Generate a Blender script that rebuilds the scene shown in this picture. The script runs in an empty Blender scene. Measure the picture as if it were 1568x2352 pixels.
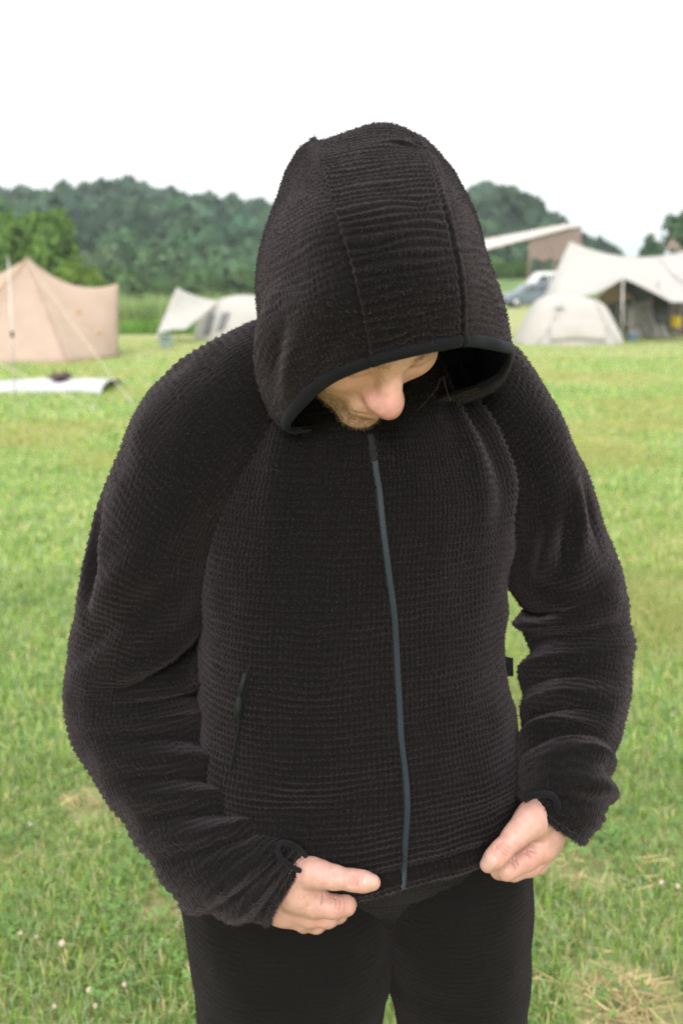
import bpy, math, random
import numpy as np
from mathutils import Vector
random.seed(7)
RNG = np.random.default_rng(7)
SC = bpy.context.scene
COL = SC.collection

# ------------------------------------------------------------------ camera, sky, sun, exposure
CAM_Z = 1.58
TILT = math.radians(12.65)
FPX = 2352.0                      # focal length in units of a 1568 x 2352 frame
cam_d = bpy.data.cameras.new('camera')
cam = bpy.data.objects.new('camera', cam_d); COL.objects.link(cam)
cam.location = (0, 0, CAM_Z)
cam.rotation_euler = (math.radians(90) - TILT, 0, 0)
cam_d.sensor_width = 36; cam_d.lens = 36
cam_d.clip_start = 0.05; cam_d.clip_end = 12000
cam_d.dof.use_dof = True; cam_d.dof.focus_distance = 1.16; cam_d.dof.aperture_fstop = 4.6
SC.camera = cam

SUN_EL = math.radians(26); SUN_AZ = math.radians(-4)
world = bpy.data.worlds.new('World'); SC.world = world; world.use_nodes = True
wn, wl = world.node_tree.nodes, world.node_tree.links
wn.clear()
w_out = wn.new('ShaderNodeOutputWorld'); w_bg = wn.new('ShaderNodeBackground')
w_sky = wn.new('ShaderNodeTexSky'); w_sky.sky_type = 'NISHITA'; w_sky.sun_disc = False
w_sky.sun_elevation = SUN_EL; w_sky.sun_rotation = math.pi + SUN_AZ
w_sky.air_density = 1.0; w_sky.dust_density = 4.0; w_sky.ozone_density = 1.0
w_tc = wn.new('ShaderNodeTexCoord'); w_sep = wn.new('ShaderNodeSeparateXYZ')
wl.new(w_tc.outputs['Generated'], w_sep.inputs[0])
w_cl = wn.new('ShaderNodeMath'); w_cl.operation = 'MAXIMUM'; w_cl.inputs[1].default_value = 0.0
wl.new(w_sep.outputs['Z'], w_cl.inputs[0])
w_ma = wn.new('ShaderNodeMath'); w_ma.operation = 'MULTIPLY_ADD'      # overcast sky: 1 + 2 sin(elevation)
w_ma.inputs[1].default_value = 1.14; w_ma.inputs[2].default_value = 0.57
wl.new(w_cl.outputs[0], w_ma.inputs[0])
w_noi = wn.new('ShaderNodeTexNoise'); w_noi.inputs['Scale'].default_value = 2.2; w_noi.inputs['Detail'].default_value = 4
w_map = wn.new('ShaderNodeMapping'); w_map.inputs['Scale'].default_value = (1, 1, 4)
wl.new(w_tc.outputs['Generated'], w_map.inputs[0]); wl.new(w_map.outputs[0], w_noi.inputs['Vector'])
w_nr = wn.new('ShaderNodeMapRange'); w_nr.inputs[1].default_value = 0.3; w_nr.inputs[2].default_value = 0.7
w_nr.inputs[3].default_value = 0.96; w_nr.inputs[4].default_value = 1.04
wl.new(w_noi.outputs['Fac'], w_nr.inputs[0])
w_mu = wn.new('ShaderNodeMath'); w_mu.operation = 'MULTIPLY'
wl.new(w_ma.outputs[0], w_mu.inputs[0]); wl.new(w_nr.outputs[0], w_mu.inputs[1])
w_vs = wn.new('ShaderNodeVectorMath'); w_vs.operation = 'SCALE'
w_vs.inputs[0].default_value = (9.6, 9.45, 9.05)
wl.new(w_mu.outputs[0], w_vs.inputs['Scale'])
w_mix = wn.new('ShaderNodeMix'); w_mix.data_type = 'RGBA'; w_mix.inputs['Factor'].default_value = 0.93
wl.new(w_sky.outputs[0], w_mix.inputs['A']); wl.new(w_vs.outputs[0], w_mix.inputs['B'])
wl.new(w_mix.outputs['Result'], w_bg.inputs['Color'])
w_bg.inputs['Strength'].default_value = 0.10
wl.new(w_bg.outputs[0], w_out.inputs['Surface'])

sun_d = bpy.data.lights.new('sun', 'SUN'); sun = bpy.data.objects.new('sun', sun_d); COL.objects.link(sun)
sun_d.energy = 1.5; sun_d.angle = math.radians(14); sun_d.color = (1.0, 0.96, 0.9)
sun.rotation_euler = (math.pi / 2 - SUN_EL, 0, SUN_AZ)

SC.view_settings.view_transform = 'Standard'; SC.view_settings.look = 'None'
SC.view_settings.exposure = 1.25; SC.view_settings.gamma = 1.0
SC.view_settings.use_curve_mapping = False
SC.render.engine = 'CYCLES'
SC.cycles.use_denoising = True; SC.cycles.denoising_prefilter = 'NONE'; SC.cycles.denoising_input_passes = 'RGB_ALBEDO_NORMAL'
SC.cycles.filter_width = 1.7; SC.cycles.max_bounces = 6; SC.cycles.transparent_max_bounces = 8
SC.cycles.sample_clamp_indirect = 1.5

# ------------------------------------------------------------------ helpers
CT, ST = math.cos(TILT), math.sin(TILT)
def ray(px, py):
    u = (px - 784.0) / FPX; v = (1176.0 - py) / FPX
    return np.array([u, CT + v * ST, v * CT - ST])
def W(px, py, Y):                       # the point at depth Y seen at that place of the photograph
    r = ray(px, py); return np.array([0, 0, CAM_Z]) + r * (Y / r[1])
def G(px, py, z=0.0):                   # the point of the ground seen there
    r = ray(px, py); return np.array([0, 0, CAM_Z]) + r * ((z - CAM_Z) / r[2])

def tag(o, label=None, cat=None, group=None, kind=None):
    if label: o['label'] = label
    if cat: o['category'] = cat
    if group: o['group'] = group
    if kind: o['kind'] = kind
    return o
def empty(name, loc=(0, 0, 0), rz=0.0, label=None, cat=None, group=None):
    o = bpy.data.objects.new(name, None); COL.objects.link(o)
    o.location = loc; o.rotation_euler = (0, 0, rz); o.empty_display_size = 0.1
    return tag(o, label, cat, group)
def link(name, me, mat=None, parent=None):
    o = bpy.data.objects.new(name, me); COL.objects.link(o)
    if mat is not None and len(me.materials) == 0: me.materials.append(mat)
    if parent is not None: o.parent = parent
    return o
def np_mesh(name, verts, faces, smooth=True, col=None, uv=None):
    """faces: int array (n,3) or (n,4), or a list of such arrays"""
    if not isinstance(faces, list): faces = [faces]
    me = bpy.data.meshes.new(name)
    verts = np.asarray(verts, dtype=np.float32)
    me.vertices.add(len(verts)); me.vertices.foreach_set('co', verts.ravel())
    loops = np.concatenate([np.asarray(f, dtype=np.int32).ravel() for f in faces])
    sizes = np.concatenate([np.full(len(f), np.asarray(f).shape[1], dtype=np.int32) for f in faces])
    starts = np.concatenate([[0], np.cumsum(sizes)[:-1]]).astype(np.int32)
    me.loops.add(len(loops)); me.loops.foreach_set('vertex_index', loops)
    me.polygons.add(len(sizes)); me.polygons.foreach_set('loop_start', starts)
    me.polygons.foreach_set('use_smooth', np.full(len(sizes), smooth, dtype=bool))
    if col is not None:
        a = me.color_attributes.new('Col', 'FLOAT_COLOR', 'POINT')
        c = np.ones((len(verts), 4), dtype=np.float32); c[:, :3] = col
        a.data.foreach_set('color', c.ravel())
    if uv is not None:
        l = me.uv_layers.new(name='UVMap')
        l.data.foreach_set('uv', np.asarray(uv, dtype=np.float32)[loops].ravel())
    me.update(calc_edges=True); me.validate()
    return me
class MB:
    """collects shapes for one mesh"""
    def __init__(s): s.v = []; s.f = []; s.n = 0
    def add(s, v, f):
        v = np.asarray(v, dtype=float); s.v.append(v)
        for q in f: s.f.append([i + s.n for i in q])
        s.n += len(v); return s
    def box(s, c, size, rz=0.0, bev=0.0):
        hx, hy, hz = [a / 2 for a in size]
        if bev <= 0:
            p = np.array([[x, y, z] for z in (-hz, hz) for y in (-hy, hy) for x in (-hx, hx)])
            f = [(0, 2, 3, 1), (4, 5, 7, 6), (0, 1, 5, 4), (2, 6, 7, 3), (0, 4, 6, 2), (1, 3, 7, 5)]
        else:
            b = min(bev, hx * .9, hy * .9, hz * .9); p = []; f = []
            for z, k in ((-hz, 1), (-hz + b, 0), (hz - b, 0), (hz, 1)):
                ex, ey = hx - b * k, hy - b * k
                bb = b * .6
                p += [[-ex + bb, -ey, z], [ex - bb, -ey, z], [ex, -ey + bb, z], [ex, ey - bb, z], [ex - bb, ey, z], [-ex + bb, ey, z], [-ex, ey - bb, z], [-ex, -ey + bb, z]]
            for r in range(3):
                for i in range(8):
                    j = (i + 1) % 8; f.append((r * 8 + i, r * 8 + j, r * 8 + 8 + j, r * 8 + 8 + i))
            f.append(tuple(range(7, -1, -1))); f.append(tuple(range(24, 32))); p = np.array(p)
        cz, sz = math.cos(rz), math.sin(rz)
        q = p.copy(); q[:, 0] = p[:, 0] * cz - p[:, 1] * sz; q[:, 1] = p[:, 0] * sz + p[:, 1] * cz
        return s.add(q + np.asarray(c, dtype=float), f)
    def tube(s, pts, r, n=8, caps=True):
        pts = [np.asarray(p, dtype=float) for p in pts]; m = len(pts)
        rr = [r] * m if np.isscalar(r) else list(r); v = []; f = []
        up = None
        for i in range(m):
            t = pts[min(i + 1, m - 1)] - pts[max(i - 1, 0)]; t /= np.linalg.norm(t) + 1e-12
            if up is None:
                up = np.cross(t, [0.31, 0.2, 0.93]);
                if np.linalg.norm(up) < 1e-3: up = np.cross(t, [1, 0, 0])
            up = up - t * np.dot(up, t); up /= np.linalg.norm(up) + 1e-12
            sd = np.cross(t, up)
            for k in range(n):
                a = 2 * math.pi * k / n
                v.append(pts[i] + rr[i] * (math.cos(a) * up + math.sin(a) * sd))
        for i in range(m - 1):
            for k in range(n):
                j = (k + 1) % n; f.append((i * n + k, i * n + j, (i + 1) * n + j, (i + 1) * n + k))
        if caps: f.append(tuple(range(n - 1, -1, -1))); f.append(tuple(range((m - 1) * n, m * n)))
        return s.add(v, f)
    def grid(s, g):
        a, b = g.shape[:2]
        f = [(i * b + j, i * b + j + 1, (i + 1) * b + j + 1, (i + 1) * b + j) for i in range(a - 1) for j in range(b - 1)]
        return s.add(g.reshape(-1, 3), f)
    def poly(s, pts): return s.add(pts, [tuple(range(len(pts)))])
    def build(s, name, mat, parent=None, smooth=False, thick=0.0):
        v = np.concatenate(s.v); me = bpy.data.meshes.new(name)
        me.from_pydata([tuple(x) for x in v], [], s.f); me.update()
        if smooth: me.polygons.foreach_set('use_smooth', np.ones(len(me.polygons), dtype=bool))
        o = link(name, me, mat, parent)
        if thick:
            m = o.modifiers.new('thickness', 'SOLIDIFY'); m.thickness = thick; m.offset = 0
        return o
def copy_tree(o, parent=None):
    c = o.copy(); COL.objects.link(c); c.parent = parent
    for ch in o.children: copy_tree(ch, c)
    return c

def lattice(n=32, seed=1): return np.random.default_rng(seed).random((n, n, n)).astype(np.float32)
_LAT = lattice()
def vnoise(p, scale=1.0, seed=0):       # smooth value noise in 0..1
    q = np.asarray(p, dtype=np.float64) * scale + seed * 7.31
    i = np.floor(q).astype(int); f = q - i; f = f * f * (3 - 2 * f)
    n = 32; r = 0
    for dx in (0, 1):
        for dy in (0, 1):
            for dz in (0, 1):
                w = (f[..., 0] if dx else 1 - f[..., 0]) * (f[..., 1] if dy else 1 - f[..., 1]) * (f[..., 2] if dz else 1 - f[..., 2])
                r = r + w * _LAT[(i[..., 0] + dx) % n, (i[..., 1] + dy) % n, (i[..., 2] + dz) % n]
    return r

# ------------------------------------------------------------------ materials
def mat(name, color, rough=0.7, noise=0.0, nscale=5.0, bump=0.0, bscale=40.0, spec=0.5, metal=0.0, sheen=0.0, sheen_tint=(1, 1, 1),
        transl=0.0, attr=False, coat=0.0, trans=0.0, color2=None, sss=0.0, bdist=0.01):
    m = bpy.data.materials.new(name); m.use_nodes = True
    nt = m.node_tree; n, l = nt.nodes, nt.links
    b = n['Principled BSDF']; out = n['Material Output']
    b.inputs['Roughness'].default_value = rough; b.inputs['Metallic'].default_value = metal
    b.inputs['Specular IOR Level'].default_value = spec
    if sheen:
        b.inputs['Sheen Weight'].default_value = sheen; b.inputs['Sheen Tint'].default_value = (*sheen_tint, 1); b.inputs['Sheen Roughness'].default_value = 0.45
    if coat: b.inputs['Coat Weight'].default_value = coat
    if trans: b.inputs['Transmission Weight'].default_value = trans
    if sss:
        b.inputs['Subsurface Weight'].default_value = sss; b.inputs['Subsurface Radius'].default_value = (0.008, 0.003, 0.0015); b.inputs['Subsurface Scale'].default_value = 1.0
    tc = n.new('ShaderNodeTexCoord')
    src = None
    if attr:
        a = n.new('ShaderNodeAttribute'); a.attribute_name = 'Col'; src = a.outputs['Color']
    if noise or color2:
        nz = n.new('ShaderNodeTexNoise'); nz.inputs['Scale'].default_value = nscale; nz.inputs['Detail'].default_value = 5
        l.new(tc.outputs['Object'], nz.inputs['Vector'])
        mr = n.new('ShaderNodeMapRange'); mr.inputs[1].default_value = 0.32; mr.inputs[2].default_value = 0.68
        l.new(nz.outputs['Fac'], mr.inputs[0])
        if color2:
            mx = n.new('ShaderNodeMix'); mx.data_type = 'RGBA'
            mx.inputs['A'].default_value = (*color, 1); mx.inputs['B'].default_value = (*color2, 1)
            l.new(mr.outputs[0], mx.inputs['Factor']); src = mx.outputs['Result']
        else:
            mr.inputs[3].default_value = 1 - noise; mr.inputs[4].default_value = 1 + noise
            sc = n.new('ShaderNodeVectorMath'); sc.operation = 'SCALE'
            if src: l.new(src, sc.inputs[0])
            else: sc.inputs[0].default_value = color
            l.new(mr.outputs[0], sc.inputs['Scale']); src = sc.outputs[0]
    if src: l.new(src, b.inputs['Base Color'])
    else: b.inputs['Base Color'].default_value = (*color, 1)
    if bump:
        bz = n.new('ShaderNodeTexNoise'); bz.inputs['Scale'].default_value = bscale; bz.inputs['Detail'].default_value = 4
        l.new(tc.outputs['Object'], bz.inputs['Vector'])
        bp = n.new('ShaderNodeBump'); bp.inputs['Strength'].default_value = bump; bp.inputs['Distance'].default_value = bdist
        l.new(bz.outputs['Fac'], bp.inputs['Height']); l.new(bp.outputs[0], b.inputs['Normal'])
    if transl:
        tr = n.new('ShaderNodeBsdfTranslucent')
        if src: l.new(src, tr.inputs['Color'])
        else: tr.inputs['Color'].default_value = (*color, 1)
        ms = n.new('ShaderNodeMixShader'); ms.inputs[0].default_value = transl
        l.new(b.outputs[0], ms.inputs[1]); l.new(tr.outputs[0], ms.inputs[2]); l.new(ms.outputs[0], out.inputs['Surface'])
    return m

M = {}
M['fleece'] = mat('black_fleece', (0.0036, 0.0031, 0.0033), rough=0.95, spec=0.1, noise=0.35, nscale=420, sheen=0.16, sheen_tint=(0.64, 0.54, 0.61), bump=0.6, bscale=900, bdist=0.002)
M['pile'] = mat('fleece_fibres', (0.036, 0.031, 0.032), rough=0.9, spec=0.08, attr=True, sheen=0.12, sheen_tint=(0.66, 0.55, 0.61))
M['binding'] = mat('navy_binding', (0.0036, 0.004, 0.0055), rough=0.85, spec=0.15, bump=0.5, bscale=1400, bdist=0.001, sheen=0.06, sheen_tint=(0.5, 0.55, 0.7))
M['trouser'] = mat('black_trouser_fleece', (0.0052, 0.0046, 0.0047), rough=0.95, spec=0.08, noise=0.3, nscale=420, sheen=0.06, sheen_tint=(0.55, 0.5, 0.52), bump=0.6, bscale=900, bdist=0.002)
M['zip'] = mat('grey_zip_coil', (0.015, 0.023, 0.036), rough=0.5, spec=0.5, bump=0.3, bscale=1500, bdist=0.001)
M['zip_tape'] = mat('black_zip_tape', (0.005, 0.0055, 0.0068), rough=0.8, spec=0.3)
M['skin'] = mat('skin', (0.6, 0.36, 0.27), rough=0.5, spec=0.35, attr=True, noise=0.08, nscale=120, sss=0.06, bump=0.35, bscale=420, bdist=0.0012)
M['nail'] = mat('finger_nail', (0.42, 0.265, 0.225), rough=0.35, spec=0.5)
M['hair'] = mat('brown_hair', (0.16, 0.09, 0.045), rough=0.6, spec=0.4, attr=True)
M['shoe'] = mat('black_shoe', (0.02, 0.02, 0.022), rough=0.6)

# ------------------------------------------------------------------ ground, hills
def ground_material():
    m = bpy.data.materials.new('meadow'); m.use_nodes = True
    n, l = m.node_tree.nodes, m.node_tree.links; b = n['Principled BSDF']
    b.inputs['Roughness'].default_value = 0.95; b.inputs['Specular IOR Level'].default_value = 0.1
    tc = n.new('ShaderNodeTexCoord')
    def noise(scale, detail=4, stretch=None):
        z = n.new('ShaderNodeTexNoise'); z.inputs['Scale'].default_value = scale; z.inputs['Detail'].default_value = detail
        if stretch:
            mp = n.new('ShaderNodeMapping'); mp.inputs['Scale'].default_value = stretch
            l.new(tc.outputs['Object'], mp.inputs[0]); l.new(mp.outputs[0], z.inputs['Vector'])
        else: l.new(tc.outputs['Object'], z.inputs['Vector'])
        r = n.new('ShaderNodeMapRange'); r.inputs[1].default_value = 0.35; r.inputs[2].default_value = 0.65
        l.new(z.outputs['Fac'], r.inputs[0]); return r.outputs[0]
    def mix(a, bb, f):
        x = n.new('ShaderNodeMix'); x.data_type = 'RGBA'
        for s, v in (('A', a), ('B', bb)):
            if isinstance(v, tuple): x.inputs[s].default_value = (*v, 1)
            else: l.new(v, x.inputs[s])
        l.new(f, x.inputs['Factor']); return x.outputs['Result']
    c = mix((0.190, 0.240, 0.078), (0.320, 0.310, 0.175), noise(0.55, 6, (0.5, 1.0, 1)))
    c = mix(c, (0.165, 0.232, 0.070), noise(0.22, 5, (0.4, 1.2, 1)))
    c2 = mix(c, (0.260, 0.255, 0.125), noise(3.5, 5))
    l.new(c2, b.inputs['Base Color'])
    bz = n.new('ShaderNodeTexNoise'); bz.inputs['Scale'].default_value = 30; bz.inputs['Detail'].default_value = 6
    l.new(tc.outputs['Object'], bz.inputs['Vector'])
    bp = n.new('ShaderNodeBump'); bp.inputs['Strength'].default_value = 0.7; bp.inputs['Distance'].default_value = 0.03
    l.new(bz.outputs['Fac'], bp.inputs['Height']); l.new(bp.outputs[0], b.inputs['Normal'])
    return m
M['meadow'] = ground_material()
gm = MB(); gm.poly([(-5000, -200, 0), (5000, -200, 0), (5000, 6500, 0), (-5000, 6500, 0)])
g_o = gm.build('ground', M['meadow']); tag(g_o, kind='structure')

# ------------------------------------------------------------------ lofts for cloth
def cr_eval(P, ts, closed):
    """Catmull-Rom along axis 0 of P at parameters ts"""
    K = P.shape[0]; i = np.floor(ts).astype(int)
    if not closed: i = np.clip(i, 0, K - 2)
    f = (ts - i); sh = (-1,) + (1,) * (P.ndim - 1); f = f.reshape(sh)
    def at(k):
        if closed: return P[k % K]
        r = P[np.clip(k, 0, K - 1)].copy()
        lo = k < 0; hi = k > K - 1
        if lo.any(): r[lo] = 2 * P[0] - P[1]
        if hi.any(): r[hi] = 2 * P[-1] - P[-2]
        return r
    a, b, c, d = at(i - 1), at(i), at(i + 1), at(i + 2)
    return 0.5 * ((2 * b) + (c - a) * f + (2 * a - 5 * b + 4 * c - d) * f ** 2 + (3 * b - a - 3 * c + d) * f ** 3)
def even(P, closed, step, ref=None):
    """parameters that advance evenly in mean arc length along axis 0"""
    K = P.shape[0]; end = K if closed else K - 1
    t = np.linspace(0, end, end * 24 + 1); Q = cr_eval(P, t, closed)
    if ref is not None: Q = Q[:, ref]
    d = np.linalg.norm(np.diff(Q, axis=0), axis=-1)
    if d.ndim > 1: d = d.mean(axis=1)
    s = np.concatenate([[0], np.cumsum(d)]); n = max(4, int(round(s[-1] / step)))
    ss = np.linspace(0, s[-1], n + 1)
    if closed: ss = ss[:-1]
    return np.interp(ss, s, t), ss, s[-1], n
def loft(rings, du, dv, uref=None, vref=None):
    R = np.asarray(rings, dtype=float)                         # K x N x 3
    tv, V, Vt, nv = even(np.swapaxes(R, 0, 1), True, dv, vref)
    tu, U, Ut, nu = even(R, False, du, uref)
    Gd = cr_eval(R, tu, False)                                 # nu+1 x N x 3
    Gd = np.swapaxes(cr_eval(np.swapaxes(Gd, 0, 1), tv, True), 0, 1)
    return Gd, U, V, Ut, Vt, tu, tv
def normals(Gd, out_ref):
    gu = np.gradient(Gd, axis=0); gv = np.roll(Gd, -1, 1) - np.roll(Gd, 1, 1)
    n = np.cross(gu, gv); n /= np.linalg.norm(n, axis=-1, keepdims=True) + 1e-12
    c = Gd.mean(axis=1, keepdims=True)
    if np.mean(np.sum(n * (Gd - c), axis=-1)) < 0: n = -n
    return n
def grid_mesh(name, Gd, col=None):
    a, b = Gd.shape[:2]; idx = np.arange(a * b).reshape(a, b)
    q = np.stack([idx[:-1], np.roll(idx, -1, 1)[:-1], np.roll(idx, -1, 1)[1:], idx[1:]], axis=-1).reshape(-1, 4)
    n = normals(Gd, None)
    e1 = Gd[1, 1] - Gd[0, 1]; e2 = Gd[0, 2] - Gd[0, 1]
    if np.dot(np.cross(e2, e1), n[0, 1]) < 0: q = q[:, ::-1]
    return np_mesh(name, Gd.reshape(-1, 3), q, True, col)
def waffle(U, V, ru=0.009, rv=0.0056, A=0.0033, cd=0.75, jit=0.26):
    uu = U[:, None]; vv = V[None, :]
    n1 = RNG.random((40, 40)); a = np.linspace(0, 39, len(U)); b = np.linspace(0, 39, len(V))
    wob = cr_eval(np.swapaxes(cr_eval(n1, a, False), 0, 1), b, False).T - 0.5
    r = 0.5 + 0.5 * np.cos(2 * np.pi * (uu / ru + jit * 1.6 * wob))
    c = 0.5 + 0.5 * np.cos(2 * np.pi * (vv / rv + jit * wob * 2))
    h = r ** 0.75 * (1 - cd + cd * c)
    return A * (h - 0.4) * (0.8 + 0.4 * (wob + 0.5))
PILE = []                               # fibres of the fleece: (points, normals, length)
def pile_from(Gd, N, step_prob, length, tuft=None):
    P = Gd.reshape(-1, 3); n = N.reshape(-1, 3)
    if tuft is not None:                      # the pile stands on the raised cells, the channels between are bare
        t = (tuft - np.percentile(tuft, 4)) / (np.percentile(tuft, 96) - np.percentile(tuft, 4))
        step_prob = (step_prob * np.clip((t - 0.34) / 0.40, 0.03, 1)).ravel()
    v = np.array([0, 0, CAM_Z]) - P; v /= np.linalg.norm(v, axis=1, keepdims=True)
    for rep in range(3):
        keep = (np.sum(v * n, axis=1) > -0.45) & (RNG.random(len(P)) < step_prob)
        PILE.append((P[keep], n[keep], length))
def build_pile(parent, name='fleece_pile'):
    Vs, Fs, Cs = [], [], []; k = 0
    for P, n, L in PILE:
        m = len(P); d = n + RNG.normal(0, 0.55, (m, 3)); d[:, 2] -= 0.25
        d /= np.linalg.norm(d, axis=1, keepdims=True)
        s = np.cross(d, RNG.normal(0, 1, (m, 3))); s /= np.linalg.norm(s, axis=1, keepdims=True)
        ln = L * RNG.uniform(0.5, 1.25, (m, 1)); P0 = P + RNG.normal(0, 0.0009, (m, 3)) - n * 0.0006
        Vs.append(np.stack([P0 - s * 0.00040, P0 + s * 0.00040, P0 + d * ln], axis=1).reshape(-1, 3))
        g = RNG.uniform(0.014, 0.044, (m, 1)) * np.array([[1.0, 0.86, 0.93]])
        Cs.append(np.repeat(g, 3, axis=0)); Fs.append(np.arange(3 * m).reshape(-1, 3) + k); k += 3 * m
    me = np_mesh(name, np.concatenate(Vs), np.concatenate(Fs), False, np.concatenate(Cs))
    o = link(name, me, M['pile'], parent); o['kind'] = 'stuff'; PILE.clear(); return o
def ang(x): return (x + np.pi) % (2 * np.pi) - np.pi

# ------------------------------------------------------------------ the person
person = empty('person', (0.02, 1.32, 0), 0, 'standing person in a black hooded fleece, head bowed, both hands pulling down the hem', 'person')
PX = np.array([0.02, 1.32, 0])
def plink(name, me, m, parent):         # child of the person: geometry is kept in scene coordinates
    o = link(name, me, m, parent)
    if parent is person: o.matrix_parent_inverse.translation = -Vector(PX)
    return o
def mbp(mb, name, m, parent, smooth=True, thick=0.0):
    o = mb.build(name, m, parent, smooth, thick)
    if parent is person: o.matrix_parent_inverse.translation = -Vector(PX)
    return o



# --- torso of the jacket
YAW = math.radians(16)
def torso_ring(z, cx, cy, a, bf, bb, yaw=YAW, n=28, p=2.35, zf=0.0, zl=0.0):
    r = []
    for k in range(n):
        t = 2 * math.pi * k / n; c, s = math.cos(t), math.sin(t)
        x = a * math.copysign(abs(c) ** (2 / p), c)
        y = (bb if s > 0 else bf) * math.copysign(abs(s) ** (2 / p), s)
        X = cx + x * math.cos(yaw) - y * math.sin(yaw)
        Yy = cy + x * math.sin(yaw) + y * math.cos(yaw)
        r.append((X, Yy, z + zf * max(0, -s) + zl * x / a))
    return r
TR = [  # z, cx, cy, half width, front depth, back depth, exponent, front dip, side slope
    (0.822, 0.029, 1.315, 0.232, 0.150, 0.150, 2.5, -0.004, 0.022),
    (0.850, 0.028, 1.315, 0.236, 0.156, 0.152, 2.5, -0.004, 0.016),
    (0.910, 0.024, 1.312, 0.226, 0.158, 0.150, 2.5, 0, 0.008),
    (0.980, 0.022, 1.310, 0.217, 0.156, 0.145, 2.4, 0, 0),
    (1.060, 0.018, 1.308, 0.209, 0.150, 0.138, 2.4, 0, 0),
    (1.150, 0.018, 1.306, 0.206, 0.146, 0.135, 2.4, 0, 0),
    (1.240, 0.018, 1.306, 0.200, 0.146, 0.138, 2.3, 0, 0),
    (1.320, 0.024, 1.308, 0.196, 0.146, 0.138, 2.3, 0, 0),
    (1.390, 0.024, 1.308, 0.178, 0.142, 0.136, 2.2, 0, 0),
    (1.440, 0.022, 1.306, 0.152, 0.128, 0.125, 2.1, 0, 0),
    (1.480, 0.020, 1.300, 0.135, 0.108, 0.110, 2.0, 0, 0),
    (1.520, 0.022, 1.292, 0.104, 0.090, 0.092, 2.0, 0, 0),
    (1.545, 0.022, 1.285, 0.080, 0.078, 0.078, 2.0, 0, 0)]
rings = [torso_ring(z, cx, cy, a, bf, bb, p=p, zf=zf, zl=zl) for z, cx, cy, a, bf, bb, p, zf, zl in TR]
Gt, U, V, Ut, Vt, tu, tv = loft(rings, 0.0022, 0.0018)
Nt = normals(Gt, None)
ph = 2 * np.pi * tv / 28                 # angle in the ring: 0 right of frame, -pi/2 the front
PHI = ang(ph)[None, :]; UU = U[:, None]
GT0 = Gt.copy(); NT0 = Nt.copy()
base = (vnoise(Gt, 6, 1) - 0.5) * 0.016 + (vnoise(Gt, 22, 2) - 0.5) * 0.005
def crease(u0, p0, slope, wu, wp, A):    # a soft ridge or valley across the torso
    return A * np.exp(-(((UU - u0) - slope * ang(PHI - p0)) / wu) ** 2) * np.exp(-(ang(PHI - p0) / wp) ** 2)
def vfold(p0, wp, u0, wu, A, slope=0.0):
    return A * np.exp(-((ang(PHI - p0) - slope * (UU - u0)) / wp) ** 2) * np.exp(-((UU - u0) / wu) ** 2)
F = 0
F = F + vfold(-0.95, 0.10, 0.60, 0.10, 0.008, 0.3) - vfold(-0.75, 0.09, 0.60, 0.11, 0.008, 0.3) + vfold(-0.55, 0.10, 0.58, 0.12, 0.008, 0.2)
F = F + vfold(-2.35, 0.12, 0.55, 0.12, 0.006, -0.5) - vfold(-2.1, 0.12, 0.55, 0.13, 0.005, -0.5)
F = F + crease(0.16, -2.3, 0.05, 0.018, 0.5, 0.005) - crease(0.12, -2.2, 0.05, 0.018, 0.5, 0.005) + crease(0.20, -0.6, -0.04, 0.02, 0.5, 0.005)
F = F + crease(0.10, -0.7, -0.06, 0.02, 0.45, 0.006) - crease(0.06, -0.75, -0.06, 0.018, 0.45, 0.005)
F = F + crease(0.33, -0.35, -0.03, 0.02, 0.4, 0.004) + crease(0.42, -0.3, 0.03, 0.02, 0.4, 0.004)
hemroll = 0.006 * np.exp(-((UU - 0.012) / 0.012) ** 2) - 0.005 * np.exp(-((UU - 0.034) / 0.007) ** 2)
zipv = np.zeros_like(base)
Gs = Gt + Nt * (base + F + hemroll)[..., None]
SMOOTH_T = Gs.copy()
Nt2 = normals(Gs, None)
WT = waffle(U, V); Gf = Gs + Nt2 * WT[..., None] + RNG.normal(0, 0.00025, Gs.shape)

def project_torso(px, py, off=0.0):      # where the sight line through that point of the photo meets the torso front
    r = ray(px, py); r = r / np.linalg.norm(r)
    d = SMOOTH_T.reshape(-1, 3) - np.array([0, 0, CAM_Z])
    t = d @ r; perp = np.linalg.norm(d - t[:, None] * r, axis=1)
    nn = Nt2.reshape(-1, 3)
    ok = np.where((perp < 0.006) & (nn @ r < 0.05))[0]
    if len(ok) == 0: ok = np.argsort(perp)[:1]
    j = ok[np.argmin(t[ok])]
    return SMOOTH_T.reshape(-1, 3)[j] + nn[j] * off, nn[j]

jacket = plink('jacket', grid_mesh('jacket', Gf), M['fleece'], person)
pile_from(Gf, Nt2, 0.9, 0.0024, WT)

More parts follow.
